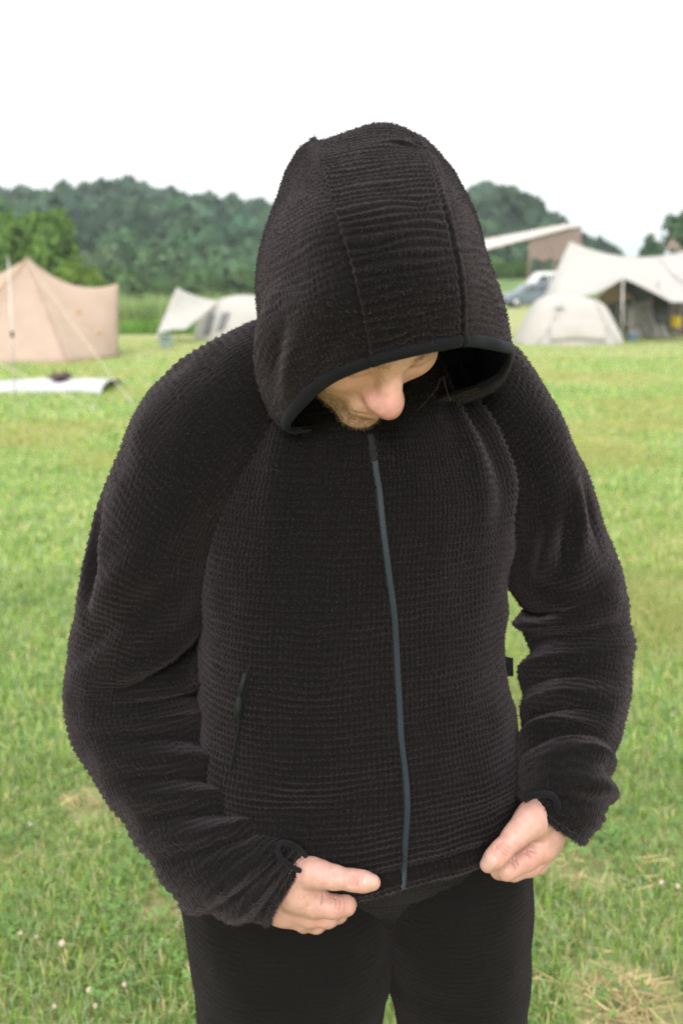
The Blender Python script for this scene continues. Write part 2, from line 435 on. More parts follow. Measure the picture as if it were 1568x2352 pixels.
# --- sleeves
def sleeve(name, st, folds, seed, du=0.0022, dv=0.0019, thick=1.0, A=0.0019):
    """st: (outer px, inner px, depth Y, half thickness in m); rings span outer-inner and a depth axis"""
    n = 24; rings = []; C = []; L = []
    for (ox, oy), (ix, iy), Y, th in st:
        o, i = W(ox, oy, Y), W(ix, iy, Y); C.append((o + i) / 2); L.append((o - i) / 2)
    C = np.array(C); L = np.array(L); T = np.gradient(C, axis=0)
    for k in range(len(st)):
        d = np.cross(L[k], T[k]); d /= np.linalg.norm(d)
        if d[1] > 0: d = -d                               # towards the camera
        th = st[k][3]
        rings.append([C[k] + L[k] * math.cos(a) + d * th * math.sin(a) for a in (2 * math.pi * q / n for q in range(n))])
    Gd, U, V, Ut, Vt, tu, tv = loft(rings, du, dv)
    N = normals(Gd, None); ph = ang(2 * np.pi * tv / n)[None, :]; sk = tu[:, None]
    h = (vnoise(Gd, 11, seed) - 0.5) * 0.012 + (vnoise(Gd, 28, seed + 3) - 0.5) * 0.006
    for (s0, p0, slope, ws, wp, amp) in folds:            # position in stations, angle, slope, widths, height
        q = ang(ph - p0)
        h = h + 1.2 * amp * np.exp(-((sk - s0 - slope * q) / (1.4 * ws)) ** 2) * np.exp(-(q / wp) ** 2)
    Gs = Gd + N * h[..., None]; N2 = normals(Gs, None)
    WT = waffle(U, V, A=A, jit=0.4); Gf = Gs + N2 * WT[..., None] + RNG.normal(0, 0.00025, Gs.shape)
    o = plink(name, grid_mesh(name, Gf), M['fleece'], jacket)
    pile_from(Gf, N2, 0.9, 0.0025, WT)
    return o, Gs, N2, tu, ph
LS = [((650, 706), (720, 850), 1.280, 0.060), ((575, 738), (700, 950), 1.272, 0.076), ((480, 782), (665, 1020), 1.262, 0.086), ((385, 856), (600, 1090), 1.256, 0.090),
      ((300, 968), (530, 1188), 1.254, 0.092), ((240, 1130), (494, 1285), 1.258, 0.092), ((192, 1320), (480, 1392), 1.268, 0.090),
      ((160, 1470), (462, 1482), 1.285, 0.086), ((147, 1590), (466, 1562), 1.285, 0.084), ((165, 1695), (470, 1640), 1.270, 0.080),
      ((215, 1795), (520, 1735), 1.245, 0.076), ((280, 1890), (575, 1810), 1.220, 0.072), ((350, 1985), (612, 1860), 1.195, 0.070),
      ((430, 2078), (650, 1890), 1.175, 0.064), ((520, 2112), (690, 1922), 1.160, 0.056), ((585, 2122), (706, 1946), 1.153, 0.050), ((622, 2112), (712, 1962), 1.150, 0.046)]
LF = [(9.00, 2.6, 0.25, 0.16, 0.9, 0.010), (9.50, 2.5, 0.3, 0.14, 0.9, -0.010), (10.00, 2.4, 0.3, 0.16, 1.0, 0.011), (10.50, 2.4, 0.3, 0.14, 0.9, -0.010),
      (11.00, 2.3, 0.35, 0.16, 1.1, 0.010), (11.50, 2.2, 0.35, 0.14, 1.0, -0.010), (12.00, 2.0, 0.35, 0.16, 1.1, 0.009), (12.50, 2.0, 0.3, 0.14, 1.0, -0.008),
      (8.30, 2.7, 0.2, 0.14, 0.8, -0.012), (7.90, 2.6, 0.15, 0.14, 0.8, 0.010), (7.10, 2.4, -0.6, 0.14, 0.7, -0.014), (6.60, 2.2, -0.7, 0.18, 0.8, 0.010),
      (6.30, 1.2, -1.1, 0.20, 0.7, -0.008), (5.80, 1.0, -1.2, 0.22, 0.7, 0.007), (13.30, 1.4, 0.2, 0.20, 1.2, 0.009), (13.85, 1.3, 0.2, 0.14, 1.2, -0.010),
      (14.40, 1.6, 0.1, 0.2, 1.3, 0.007), (15.10, 1.2, 0.1, 0.22, 1.3, -0.006), (5.60, 0.55, 1.6, 0.25, 0.25, -0.012), (5.60, 0.30, 1.6, 0.4, 0.18, 0.006),
      (12.40, 0.4, 0.3, 0.2, 0.8, 0.006), (11.20, 0.5, 0.3, 0.2, 0.8, -0.005)]
ls_o, LG, LN, ltu, lph = sleeve('sleeve', LS, LF, 5)
RS = [((1090, 750), (1000, 880), 1.335, 0.055), ((1130, 770), (1030, 920), 1.340, 0.062), ((1190, 800), (1060, 975), 1.345, 0.072), ((1255, 892), (1120, 1040), 1.352, 0.080),
      ((1308, 1000), (1160, 1110), 1.358, 0.082), ((1350, 1120), (1166, 1220), 1.362, 0.082), ((1392, 1228), (1160, 1330), 1.366, 0.082),
      ((1428, 1320), (1186, 1388), 1.368, 0.082), ((1442, 1410), (1184, 1432), 1.364, 0.080), ((1448, 1500), (1206, 1490), 1.350, 0.078),
      ((1436, 1600), (1203, 1560), 1.325, 0.074), ((1416, 1680), (1214, 1620), 1.300, 0.070), ((1394, 1745), (1200, 1690), 1.275, 0.066),
      ((1388, 1800), (1198, 1745), 1.238, 0.068), ((1396, 1850), (1197, 1790), 1.215, 0.066), ((1380, 1895), (1197, 1822), 1.202, 0.060), ((1330, 1924), (1200, 1838), 1.198, 0.054)]
RF = [(7.30, 2.7, 0.2, 0.12, 0.7, -0.020), (7.90, 2.7, 0.15, 0.2, 0.7, 0.013), (8.80, 2.6, 0.3, 0.16, 0.8, -0.014), (9.50, 2.6, 0.3, 0.18, 0.8, 0.011),
      (10.10, 2.5, 0.3, 0.14, 0.8, -0.012), (10.70, 2.4, 0.35, 0.16, 0.9, 0.011), (11.30, 2.4, 0.3, 0.14, 0.9, -0.011), (11.90, 2.3, 0.3, 0.16, 0.9, 0.010),
      (12.50, 2.0, 0.3, 0.16, 1.0, -0.010), (13.00, 1.0, 0.3, 0.14, 1.0, 0.008), (13.35, 0.3, 0.2, 0.16, 0.7, -0.014), (14.00, 0.8, 0.3, 0.22, 1.0, 0.010),
      (14.70, 1.6, 0.2, 0.16, 1.0, -0.008), (5.40, 2.0, 1.5, 0.3, 0.22, 0.010), (5.40, 1.6, 1.5, 0.3, 0.18, -0.010), (5.00, 1.15, 1.5, 0.35, 0.2, 0.008), (5.20, 0.75, 1.5, 0.35, 0.18, -0.008),
      (6.50, 1.6, -0.9, 0.22, 0.7, -0.010), (7.00, 1.1, -0.9, 0.2, 0.7, 0.008), (8.20, 1.2, 0.3, 0.2, 0.8, -0.005), (9.00, 0.9, 0.3, 0.2, 0.8, 0.005)]
rs_o, RG, RN, rtu, rph = sleeve('sleeve', RS, RF, 9)

# --- hood
# nine places seen from brim left to brim right, five hidden ones back to the left
HV = [[(660, 980, 1.125), (700, 928, 1.07), (765, 878, 1.035), (850, 842, 1.015), (950, 815, 1.01), (1060, 794, 1.03), (1115, 797, 1.06), (1155, 805, 1.09), (1171, 815, 1.13), (1140, 865, 1.165), (1040, 905, 1.205), (866, 965, 1.225), (760, 985, 1.2), (690, 992, 1.145)],
 [(622, 935, 1.1435), (655, 870, 1.07), (733, 825, 1.025), (841, 785, 1.003), (945, 757, 0.998), (1060, 737, 1.02), (1112, 737, 1.053), (1147, 747, 1.09), (1168, 768, 1.1485), (1150, 880, 1.215), (1040, 930, 1.25), (866, 985, 1.255), (760, 1000, 1.235), (660, 990, 1.185)],
 [(589, 850, 1.1605), (618, 770, 1.07), (705, 720, 1.015), (822, 690, 0.99), (930, 665, 0.985), (1055, 650, 1.013), (1107, 652, 1.051), (1137, 668, 1.095), (1152, 698, 1.1605), (1150, 840, 1.245), (1040, 920, 1.31), (862, 950, 1.345), (740, 935, 1.31), (620, 915, 1.235)],
 [(598, 740, 1.184), (618, 670, 1.095), (695, 622, 1.03), (798, 590, 0.998), (915, 570, 0.99), (1038, 560, 1.022), (1086, 562, 1.062), (1113, 580, 1.108), (1124, 625, 1.174), (1120, 760, 1.28), (1030, 800, 1.36), (870, 820, 1.41), (740, 820, 1.365), (620, 805, 1.28)],
 [(593, 640, 1.2075), (616, 570, 1.12), (682, 520, 1.055), (767, 490, 1.021), (890, 470, 1.015), (1015, 460, 1.045), (1061, 470, 1.087), (1091, 494, 1.133), (1104, 545, 1.1975), (1100, 650, 1.295), (1010, 680, 1.38), (860, 700, 1.425), (730, 690, 1.385), (612, 695, 1.3)],
 [(606, 555, 1.234), (640, 482, 1.165), (690, 434, 1.11), (743, 407, 1.076), (870, 386, 1.07), (992, 380, 1.098), (1036, 410, 1.135), (1066, 446, 1.17), (1086, 495, 1.224), (1078, 570, 1.31), (1000, 600, 1.385), (860, 610, 1.425), (740, 600, 1.39), (632, 590, 1.31)],
 [(636, 468, 1.267), (664, 408, 1.22), (692, 368, 1.18), (722, 347, 1.15), (858, 322, 1.142), (970, 336, 1.162), (1006, 362, 1.19), (1036, 396, 1.22), (1060, 438, 1.259), (1048, 500, 1.325), (980, 520, 1.385), (860, 530, 1.42), (750, 520, 1.39), (660, 500, 1.33)],
 [(676, 388, 1.3), (690, 352, 1.275), (704, 335, 1.25), (730, 328, 1.232), (862, 287, 1.225), (940, 306, 1.232), (984, 334, 1.25), (1008, 360, 1.272), (1030, 394, 1.298), (1020, 440, 1.34), (960, 460, 1.385), (860, 470, 1.405), (770, 460, 1.385), (698, 420, 1.34)],
 [(765, 400, 1.375), (772, 385, 1.365), (780, 372, 1.355), (800, 360, 1.348), (865, 350, 1.345), (915, 360, 1.348), (935, 375, 1.355), (945, 390, 1.365), (950, 405, 1.375), (945, 420, 1.388), (915, 430, 1.395), (865, 435, 1.398), (810, 430, 1.395), (775, 418, 1.388)]]
hr = [[W(*p) for p in r] for r in HV]
Gh, U, V, Ut, Vt, tu, tv = loft(hr, 0.0022, 0.0019, uref=[2, 3, 4, 5], vref=[2, 3, 4, 5])
Nh = normals(Gh, None)
tvv = tv[None, :]; UU = U[:, None]
h = (vnoise(Gh, 12, 4) - 0.5) * 0.007
for s0 in (3.0, 5.0):                      # panel seams
    h = h - 0.0022 * np.exp(-((tvv - s0) / 0.035) ** 2) + 0.0012 * np.exp(-((tvv - s0 - 0.10) / 0.05) ** 2)
for (u0, v0, sl, wu, wv, A) in [(0.03, 1.1, 0.03, 0.012, 0.5, 0.007), (0.055, 1.0, 0.03, 0.012, 0.5, -0.007), (0.085, 0.8, 0.03, 0.014, 0.5, 0.006), (0.30, 4.6, 0.015, 0.010, 0.5, 0.006), (0.03, 2.2, 0.03, 0.012, 0.6, -0.004)]:
    q = tvv - v0; h = h + A * np.exp(-((UU - u0 - sl * q) / wu) ** 2) * np.exp(-(q / wv) ** 2)
peak = 0.010 * np.exp(-((tvv - 2.6) / 0.35) ** 2 - ((UU - U[-1] * 0.80) / 0.018) ** 2)   # the corner where the left seam meets the crown
Gs = Gh + Nh * (h + peak)[..., None]; Nh2 = normals(Gs, None)
mid = 1 / (1 + np.exp(-(tvv - 3.0) / 0.02)) * 1 / (1 + np.exp((tvv - 5.0) / 0.02))
wm = waffle(U, V, 0.0095, 0.0062, 0.0029, 0.45, 0.45); ws = waffle(U + 0.002, V, 0.0078, 0.0056, 0.0019, 0.7, 0.6)
WT = wm * mid + ws * (1 - mid)
seam_gap = 1 - np.exp(-((tvv - 3.0) / 0.04) ** 2) - np.exp(-((tvv - 5.0) / 0.04) ** 2) + 0 * UU
Gf = Gs + Nh2 * WT[..., None] + RNG.normal(0, 0.00025, Gs.shape)
hood_o = plink('hood', grid_mesh('hood', Gf), M['fleece'], jacket)
pile_from(Gf, Nh2, 0.95 * seam_gap, 0.0025, WT)
# lining just inside the shell
Gl = Gs - Nh2 * 0.004
lin = plink('hood_lining', grid_mesh('hood_lining', Gl[::3, ::3]), M['binding'], jacket)
# bound edge of the hood
nb = 12
e2 = Gs[0]; e3 = Gs[4]
bv, bf = [], []
m = len(e2)
for i in range(0, m):
    t = e2[(i + 1) % m] - e2[i - 1]; t /= np.linalg.norm(t)
    up = e3[i] - e2[i]; up -= t * np.dot(up, t); up /= np.linalg.norm(up) + 1e-9
    sd = np.cross(t, up)
    for k in range(nb):
        a = 2 * math.pi * k / nb
        bv.append(e2[i] + up * (0.0045 + 0.0068 * math.cos(a)) + sd * 0.0040 * math.sin(a))
bi = np.arange(m * nb).reshape(m, nb)
q = np.stack([bi, np.roll(bi, -1, 1), np.roll(np.roll(bi, -1, 1), -1, 0), np.roll(bi, -1, 0)], axis=-1)
q = q[(tv < 9.5) | (tv > 13.0)].reshape(-1, 4)
plink('hood_binding', np_mesh('hood_binding', np.array(bv), q), M['binding'], jacket)

# --- trousers
def leg_rings(st):
    n = 20; out = []
    for (x0, x1, py, Y, dep) in st:
        a, b_ = W(x0, py, Y), W(x1, py, Y); c = (a + b_) / 2; r = (b_ - a) / 2
        out.append([c + r * math.cos(t) + np.array([0, dep, 0]) * math.sin(t) for t in (2 * math.pi * k / n for k in range(n))])
    return out
def world_rings(st):
    n = 20; return [[np.array([cx + rx * math.cos(t), cy + ry * math.sin(t), z]) for t in (2 * math.pi * k / n for k in range(n))] for z, cx, cy, rx, ry in st]
def trouser_part(name, rings, seed, parent):
    Gd, U, V, Ut, Vt, tu, tv = loft(rings, 0.0035, 0.003)
    N = normals(Gd, None); hh = (vnoise(Gd, 9, seed) - 0.5) * 0.014 + (vnoise(Gd, 25, seed + 1) - 0.5) * 0.005
    Gs = Gd + N * hh[..., None]; N2 = normals(Gs, None)
    Gf = Gs + N2 * waffle(U, V, 0.009, 0.0065, 0.0026, 0.6)[..., None]
    o = plink(name, grid_mesh(name, Gf), M['trouser'], parent); pile_from(Gf[:140], N2[:140], 0.22, 0.0016); return o
trousers = trouser_part('trousers', world_rings([(1.02, 0.026, 1.315, 0.185, 0.115), (0.95, 0.026, 1.315, 0.205, 0.125), (0.88, 0.028, 1.318, 0.220, 0.132), (0.82, 0.030, 1.322, 0.226, 0.136),
    (0.77, 0.032, 1.330, 0.215, 0.118), (0.73, 0.032, 1.335, 0.17, 0.098), (0.69, 0.045, 1.335, 0.10, 0.080), (0.665, 0.060, 1.335, 0.05, 0.05)]), 21, person)
trouser_part('trouser_leg', world_rings([(0.84, -0.080, 1.305, 0.125, 0.120), (0.78, -0.082, 1.300, 0.138, 0.128), (0.72, -0.076, 1.296, 0.147, 0.128), (0.62, -0.068, 1.293, 0.143, 0.122), (0.575, -0.070, 1.294, 0.136, 0.118), (0.51, -0.0745, 1.295, 0.1265, 0.112),
    (0.35, -0.095, 1.31, 0.100, 0.094), (0.2, -0.115, 1.33, 0.085, 0.082), (0.08, -0.122, 1.335, 0.080, 0.080), (0.05, -0.122, 1.335, 0.076, 0.076)]), 23, trousers)
trouser_part('trouser_leg', world_rings([(0.84, 0.140, 1.328, 0.120, 0.118), (0.78, 0.145, 1.330, 0.126, 0.125), (0.72, 0.155, 1.334, 0.122, 0.122), (0.62, 0.170, 1.338, 0.110, 0.114), (0.575, 0.174, 1.341, 0.108, 0.110), (0.51, 0.181, 1.345, 0.098, 0.102),
    (0.35, 0.186, 1.355, 0.086, 0.086), (0.2, 0.188, 1.365, 0.078, 0.078), (0.08, 0.188, 1.37, 0.076, 0.078), (0.05, 0.188, 1.37, 0.072, 0.076)]), 25, trousers)
def shoe(cx, cy, yaw):
    n = 18; prof = [(0.0, 0.050, 0.145), (0.012, 0.053, 0.150), (0.03, 0.050, 0.147), (0.055, 0.046, 0.135), (0.08, 0.042, 0.105), (0.10, 0.036, 0.07)]
    rr = []
    for z, rx, ry in prof:
        off = -0.055 + max(0, z - 0.03) * 0.75
        rr.append([(cx + (rx * math.cos(t)) * math.cos(yaw) - (off + ry * math.sin(t)) * math.sin(yaw), cy + rx * math.cos(t) * math.sin(yaw) + (off + ry * math.sin(t)) * math.cos(yaw), z) for t in (2 * math.pi * k / n for k in range(n))])
    mb = MB(); v = [p for r in rr for p in r]; f = [(i * n + k, i * n + (k + 1) % n, (i + 1) * n + (k + 1) % n, (i + 1) * n + k) for i in range(len(rr) - 1) for k in range(n)]
    f.append(tuple(range(n - 1, -1, -1))); f.append(tuple(range((len(rr) - 1) * n, len(rr) * n))); mb.add(v, f)
    return mbp(mb, 'shoe', M['shoe'], person)
shoe(-0.122, 1.34, 0.15); shoe(0.188, 1.375, -0.2)

# --- centre zip
zp = [(861, 992), (866, 1030), (872, 1080), (878, 1130), (885, 1200), (892, 1270), (899, 1340), (906, 1410), (913, 1480), (920, 1550), (926, 1620), (931, 1700), (935, 1780), (937, 1860), (938, 1940), (937, 2000), (932, 2044)]
zc = np.array([project_torso(x, y, 0.0)[0] for x, y in zp]); zn = np.array([project_torso(x, y)[1] for x, y in zp])
tt, zs, zlen, _ = even(zc, False, 0.0015)
zcd = cr_eval(zc, tt, False); znd = cr_eval(zn, tt, False)
for _ in range(30):
    zcd[1:-1] = (zcd[:-2] + zcd[1:-1] * 2 + zcd[2:]) / 4; znd[1:-1] = (znd[:-2] + znd[1:-1] * 2 + znd[2:]) / 4
znd /= np.linalg.norm(znd, axis=1, keepdims=True)
zt = np.gradient(zcd, axis=0); zt /= np.linalg.norm(zt, axis=1, keepdims=True); zsd = np.cross(znd, zt)
def strip(w, h0, h1, seg=7, rng=None):
    rows = []
    for k in range(seg):
        x = -1 + 2 * k / (seg - 1); rows.append(zcd + zsd * (w * x) + znd * (h0 + (h1 - h0) * math.sqrt(max(0, 1 - x * x))))
    g = np.stack(rows, axis=1)
    return g if rng is None else g[rng[0]:rng[1]]
zipper = plink('zip', (lambda mb: mb)(np_mesh('zip', strip(0.0056, -0.002, 0.0018).reshape(-1, 3),
    np.array([(i * 7 + j, i * 7 + j + 1, (i + 1) * 7 + j + 1, (i + 1) * 7 + j) for i in range(len(zcd) - 1) for j in range(6)]))), M['zip_tape'], jacket)
nz = len(zcd); i0 = int(nz * 0.055)
gs = strip(0.0031, 0.0012, 0.0034)[i0:]
coil = plink('zip_coil', np_mesh('zip_coil', gs.reshape(-1, 3), np.array([(i * 7 + j, i * 7 + j + 1, (i + 1) * 7 + j + 1, (i + 1) * 7 + j) for i in range(len(gs) - 1) for j in range(6)])), M['zip'], jacket)
tb = MB()
for i in range(i0, nz, 1):
    sgn = 1 if i % 2 else -1
    p = zcd[i] + zsd[i] * (sgn * 0.0016) + znd[i] * 0.0036
    e = [zsd[i] * 0.0014, zt[i] * 0.00065, znd[i] * 0.0009]
    vv = [p + a * e[0] + b_ * e[1] + c_ * e[2] for c_ in (-1, 1) for b_ in (-1, 1) for a in (-1, 1)]
    tb.add(vv, [(0, 2, 3, 1), (4, 5, 7, 6), (0, 1, 5, 4), (2, 6, 7, 3), (0, 4, 6, 2), (1, 3, 7, 5)])
tb.build('zip_teeth', M['zip'], jacket)

# --- pocket zip, pull, side label
pk = [(566, 1536), (560, 1580), (550, 1630), (541, 1680), (532, 1730), (524, 1775)]
pc = np.array([project_torso(x, y, 0.003)[0] for x, y in pk]); pn = project_torso(545, 1650)[1]
mb = MB(); mb.tube([cr_eval(pc, np.array([t]), False)[0] for t in np.linspace(0, 5, 31)], 0.0021, 8)
pocket = mbp(mb, 'pocket_zip', M['binding'], jacket)
mb = MB(); q0, _ = project_torso(563, 1545, 0.009); q1, _ = project_torso(554, 1595, 0.012); q2, _ = project_torso(546, 1640, 0.011)
mb.tube([q0, q0 * .5 + q1 * .5, q1], [0.0028, 0.0034, 0.0028], 8); mbp(mb, 'zip_pull', M['zip_tape'], jacket)
mb = MB(); mb.tube([q1, q1 * .5 + q2 * .5, q2], [0.0026, 0.0052, 0.0046], 8); mbp(mb, 'pull_tab', M['zip_tape'], jacket)
mb = MB(); c0 = W(1150, 1506, 1.34); c1 = W(1177, 1512, 1.33); c2 = W(1178, 1553, 1.33); c3 = W(1150, 1552, 1.34)
mb.grid(np.array([[c0, c1], [c3, c2]])); mbp(mb, 'side_label', M['zip_tape'], jacket, False, 0.002)

# --- cuffs with thumb loops
def cuff_band(name, Gs, N):
    e = Gs[-1]; e1 = Gs[-6]; m = len(e); bv = []; nb = 10
    for i in range(m):
        t = e[(i + 1) % m] - e[i - 1]; t /= np.linalg.norm(t); up = e1[i] - e[i]; up -= t * np.dot(up, t); up /= np.linalg.norm(up)
        sd = np.cross(t, up)
        for k in range(nb):
            a = 2 * math.pi * k / nb; bv.append(e[i] + up * 0.002 + up * 0.0042 * math.cos(a) + sd * 0.0032 * math.sin(a) + RNG.normal(0, 0.0004, 3))
    bi = np.arange(m * nb).reshape(m, nb)
    q = np.stack([bi, np.roll(bi, -1, 1), np.roll(np.roll(bi, -1, 1), -1, 0), np.roll(bi, -1, 0)], axis=-1).reshape(-1, 4)
    bm_ = np.array(bv); plink(name, np_mesh(name, bm_, q), M['fleece'], jacket)
    c_ = np.repeat(bm_.reshape(m, nb, 3).mean(1), nb, 0); n_ = bm_ - c_; n_ /= np.linalg.norm(n_, axis=1, keepdims=True) + 1e-9; pile_from(bm_[None], n_[None], 0.8, 0.0036)
    # inside of the sleeve end
    g = np.stack([e, Gs[-1] - N[-1] * 0.012 + (Gs[-12] - Gs[-1]) * 0.6, Gs[-30] - N[-30] * 0.014], axis=0)
    plink('cuff_lining', grid_mesh('cuff_lining', g), M['binding'], jacket)
cuff_band('cuff', LG, LN); cuff_band('cuff', RG, RN)
def loop_tube(name, pts, r):
    P = np.array([W(*p) for p in pts]); c = cr_eval(P, np.linspace(0, len(P) - 1, 50), False)
    mb = MB(); mb.tube(list(c), r, 10); return mbp(mb, name, M['binding'], jacket)
loop_tube('thumb_loop', [(702, 1966, 1.124), (684, 1948, 1.113), (662, 1936, 1.108), (643, 1938, 1.107), (638, 1954, 1.104), (648, 1974, 1.101), (668, 1990, 1.104), (688, 2000, 1.116)], 0.0032)
loop_tube('thumb_loop', [(1205, 1836, 1.172), (1228, 1826, 1.160), (1256, 1824, 1.155), (1274, 1834, 1.154), (1279, 1856, 1.154), (1272, 1880, 1.158), (1278, 1904, 1.166)], 0.0042)

# ------------------------------------------------------------------ body: implicit surfaces, polygonised sparsely
def smin(a, b, k):
    h = np.clip(0.5 + 0.5 * (b - a) / k, 0, 1); return b * (1 - h) + a * h - k * h * (1 - h)
def smax(a, b, k): return -smin(-a, -b, k)
def sd_cone(p, a, b, ra, rb):            # capsule with two radii
    a, b = np.asarray(a), np.asarray(b); ba = b - a
    t = np.clip((p - a) @ ba / (ba @ ba), 0, 1); return np.linalg.norm(p - a - t[:, None] * ba, axis=1) - (ra + (rb - ra) * t)
def sd_ell(p, c, r):
    q = (p - np.asarray(c)); r = np.asarray(r); k0 = np.linalg.norm(q / r, axis=1); k1 = np.linalg.norm(q / (r * r), axis=1)
    return k0 * (k0 - 1) / (k1 + 1e-9)
def polygonise(f, lo, hi, h, k=12):
    """sparse surface nets: coarse blocks near the surface, then fine cells"""
    lo = np.asarray(lo, float); hi = np.asarray(hi, float); H = h * k
    nb = np.ceil((hi - lo) / H).astype(int)
    g = np.stack(np.meshgrid(*[np.arange(n) for n in nb], indexing='ij'), -1).reshape(-1, 3)
    d = f(lo + (g + 0.5) * H); g = g[np.abs(d) < H * 0.95 + 0.006]
    loc = np.stack(np.meshgrid(*[np.arange(k)] * 3, indexing='ij'), -1).reshape(-1, 3)
    cells = (g[:, None] * k + loc[None]).reshape(-1, 3)
    d = f(lo + (cells + 0.5) * h); cells = cells[np.abs(d) < h * 1.6]
    S = (nb * k + 2)
    key = lambda c: (c[..., 0] * S[1] + c[..., 1]) * S[2] + c[..., 2]
    off = np.array([[x, y, z] for x in (0, 1) for y in (0, 1) for z in (0, 1)])
    ck = key(cells[:, None] + off[None])
    uk, inv = np.unique(ck, return_inverse=True); inv = inv.reshape(ck.shape)
    cc = np.stack([uk // (S[1] * S[2]), (uk // S[2]) % S[1], uk % S[2]], -1)
    val = f(lo + cc * h); cv = val[inv]
    act = (cv.min(1) < 0) & (cv.max(1) >= 0)
    cells = cells[act]; cv = cv[act]
    acc = np.zeros((len(cells), 3)); cnt = np.zeros(len(cells))
    for i in range(8):
        for j in range(i + 1, 8):
            if np.abs(off[i] - off[j]).sum() != 1: continue
            a, b = cv[:, i], cv[:, j]; cr = (a < 0) != (b < 0)
            t = np.where(cr, a / np.where(cr, a - b, 1), 0)[:, None]
            acc += np.where(cr[:, None], off[i] + t * (off[j] - off[i]), 0); cnt += cr
    V = lo + (cells + acc / cnt[:, None]) * h
    kk = key(cells); order = np.argsort(kk); ks = kk[order]
    def find(c):
        q = key(c); j = np.searchsorted(ks, q); j = np.clip(j, 0, len(ks) - 1)
        return np.where(ks[j] == q, order[j], -1)
    F = []
    for ax in range(3):
        o2 = np.zeros(3, int); o2[ax] = 1
        i0 = 0; i1 = int(o2 @ np.array([4, 2, 1]))
        a, b = cv[:, i0], cv[:, i1]; m = (a < 0) != (b < 0)
        c = cells[m]; fl = (a[m] < 0)
        u = np.zeros(3, int); u[(ax + 1) % 3] = 1; w = np.zeros(3, int); w[(ax + 2) % 3] = 1
        q = np.stack([find(c), find(c - u), find(c - u - w), find(c - w)], -1)
        ok = (q >= 0).all(1); q = q[ok]; fl = fl[ok]
        q[~fl] = q[~fl][:, ::-1]; F.append(q)
    return V, np.concatenate(F)

def unit(v): v = np.asarray(v, float); return v / np.linalg.norm(v)
# head pose: f the way the face looks, n from chin to crown, w across
HF = unit([0.33, -0.52, -0.79]); HN = np.array([0.27, -0.80, 0.54]); HN = unit(HN - HF * (HN @ HF)); HW = np.cross(HF, HN)
if HW[0] < 0: HW = -HW
TIP = W(903, 962, 1.082)
HS = 1.07
HC = TIP - HS * (0.126 * HF - 0.036 * HN)
def to_head(p): q = (p - HC) / HS; return np.stack([q @ HW, q @ HF, q @ HN], -1)
def head_sdf(pw):
    p = to_head(pw); p = p.copy(); x = np.abs(p[:, 0]); ps = np.stack([x, p[:, 1], p[:, 2]], -1)
    d = sd_ell(p, (0, -0.012, 0.034), (0.074, 0.096, 0.076))
    d = smin(d, sd_ell(p, (0, 0.032, -0.028), (0.064, 0.060, 0.082)), 0.02)
    d = smin(d, sd_cone(ps, (0.038, 0.015, -0.065), (0.0, 0.066, -0.094), 0.030, 0.026), 0.02)
    d = smin(d, sd_ell(p, (0, 0.079, -0.100), (0.021, 0.017, 0.016)), 0.012)
    d = smin(d, sd_ell(ps, (0.044, 0.060, -0.022), (0.024, 0.026, 0.024)), 0.02)
    d = smin(d, sd_cone(ps, (0.006, 0.088, 0.018), (0.044, 0.076, 0.022), 0.012, 0.010), 0.012)
    d = smax(d, -sd_ell(ps, (0.033, 0.104, -0.004), (0.018, 0.020, 0.012)), 0.012)
    d = smin(d, sd_ell(ps, (0.032, 0.076, -0.003), (0.0165, 0.014, 0.0115)), 0.004)
    d = smax(d, -(sd_cone(ps, (0.019, 0.094, -0.0085), (0.046, 0.083, -0.0085), 0.0012, 0.0012)), 0.0022)
    d = smin(d, sd_ell(p, (0, 0.088, -0.066), (0.027, 0.012, 0.020)), 0.012)
    d = smin(d, sd_cone(p, (0, 0.084, 0.012), (0, 0.108, -0.028), 0.0112, 0.0125), 0.012)
    d = smin(d, sd_ell(p, (0, 0.112, -0.036), (0.0135, 0.0135, 0.0125)), 0.010)
    d = smin(d, sd_ell(ps, (0.0110, 0.099, -0.038), (0.0085, 0.0115, 0.0095)), 0.012)
    d = smax(d, -sd_ell(ps, (0.0075, 0.106, -0.0505), (0.0042, 0.006, 0.0045)), 0.003)
    d = smin(d, sd_cone(ps, (0, 0.099, -0.0635), (0.022, 0.089, -0.0665), 0.0050, 0.0025), 0.004)
    d = smin(d, sd_cone(ps, (0, 0.097, -0.0740), (0.020, 0.088, -0.0715), 0.0062, 0.0028), 0.004)
    d = smax(d, -sd_cone(ps, (0, 0.1045, -0.0688), (0.025, 0.0915, -0.0690), 0.0016, 0.0012), 0.002)
    d = smin(d, sd_ell(ps, (0.072, -0.012, -0.005), (0.006, 0.017, 0.028)), 0.004)
    d = smin(d, np.maximum(sd_cone(pw, HC + HN * -0.03 - HF * 0.03, (0.022, 1.290, 1.46), 0.058, 0.062), 0) * 1.0 + np.minimum(sd_cone(pw, HC + HN * -0.03 - HF * 0.03, (0.022, 1.290, 1.46), 0.058, 0.062), 0), 0.02)
    return d
hv, hf = polygonise(head_sdf, HC - 0.19, HC + 0.19, 0.0019)
hp = to_head(hv); _t = np.clip((hp[:, 2] - 0.030) / 0.04, 0, 1)[:, None] * 0.32; _t = np.maximum(_t, np.clip((0.015 - hp[:, 1]) / 0.03, 0, 1)[:, None] * np.clip((np.abs(hp[:, 0]) - 0.045) / 0.02, 0, 1)[:, None] * 0.22); hv = hv + (HC - hv) * _t      # hair and scalp lie flat under the hood
hx = np.abs(hp[:, 0])
def blob(c, r): return np.exp(-np.sum(((np.stack([hx, hp[:, 1], hp[:, 2]], -1) - np.array(c)) / np.array(r)) ** 2, -1))
SKIN = np.array([0.67, 0.375, 0.335]); 
hc = np.tile(SKIN, (len(hv), 1))
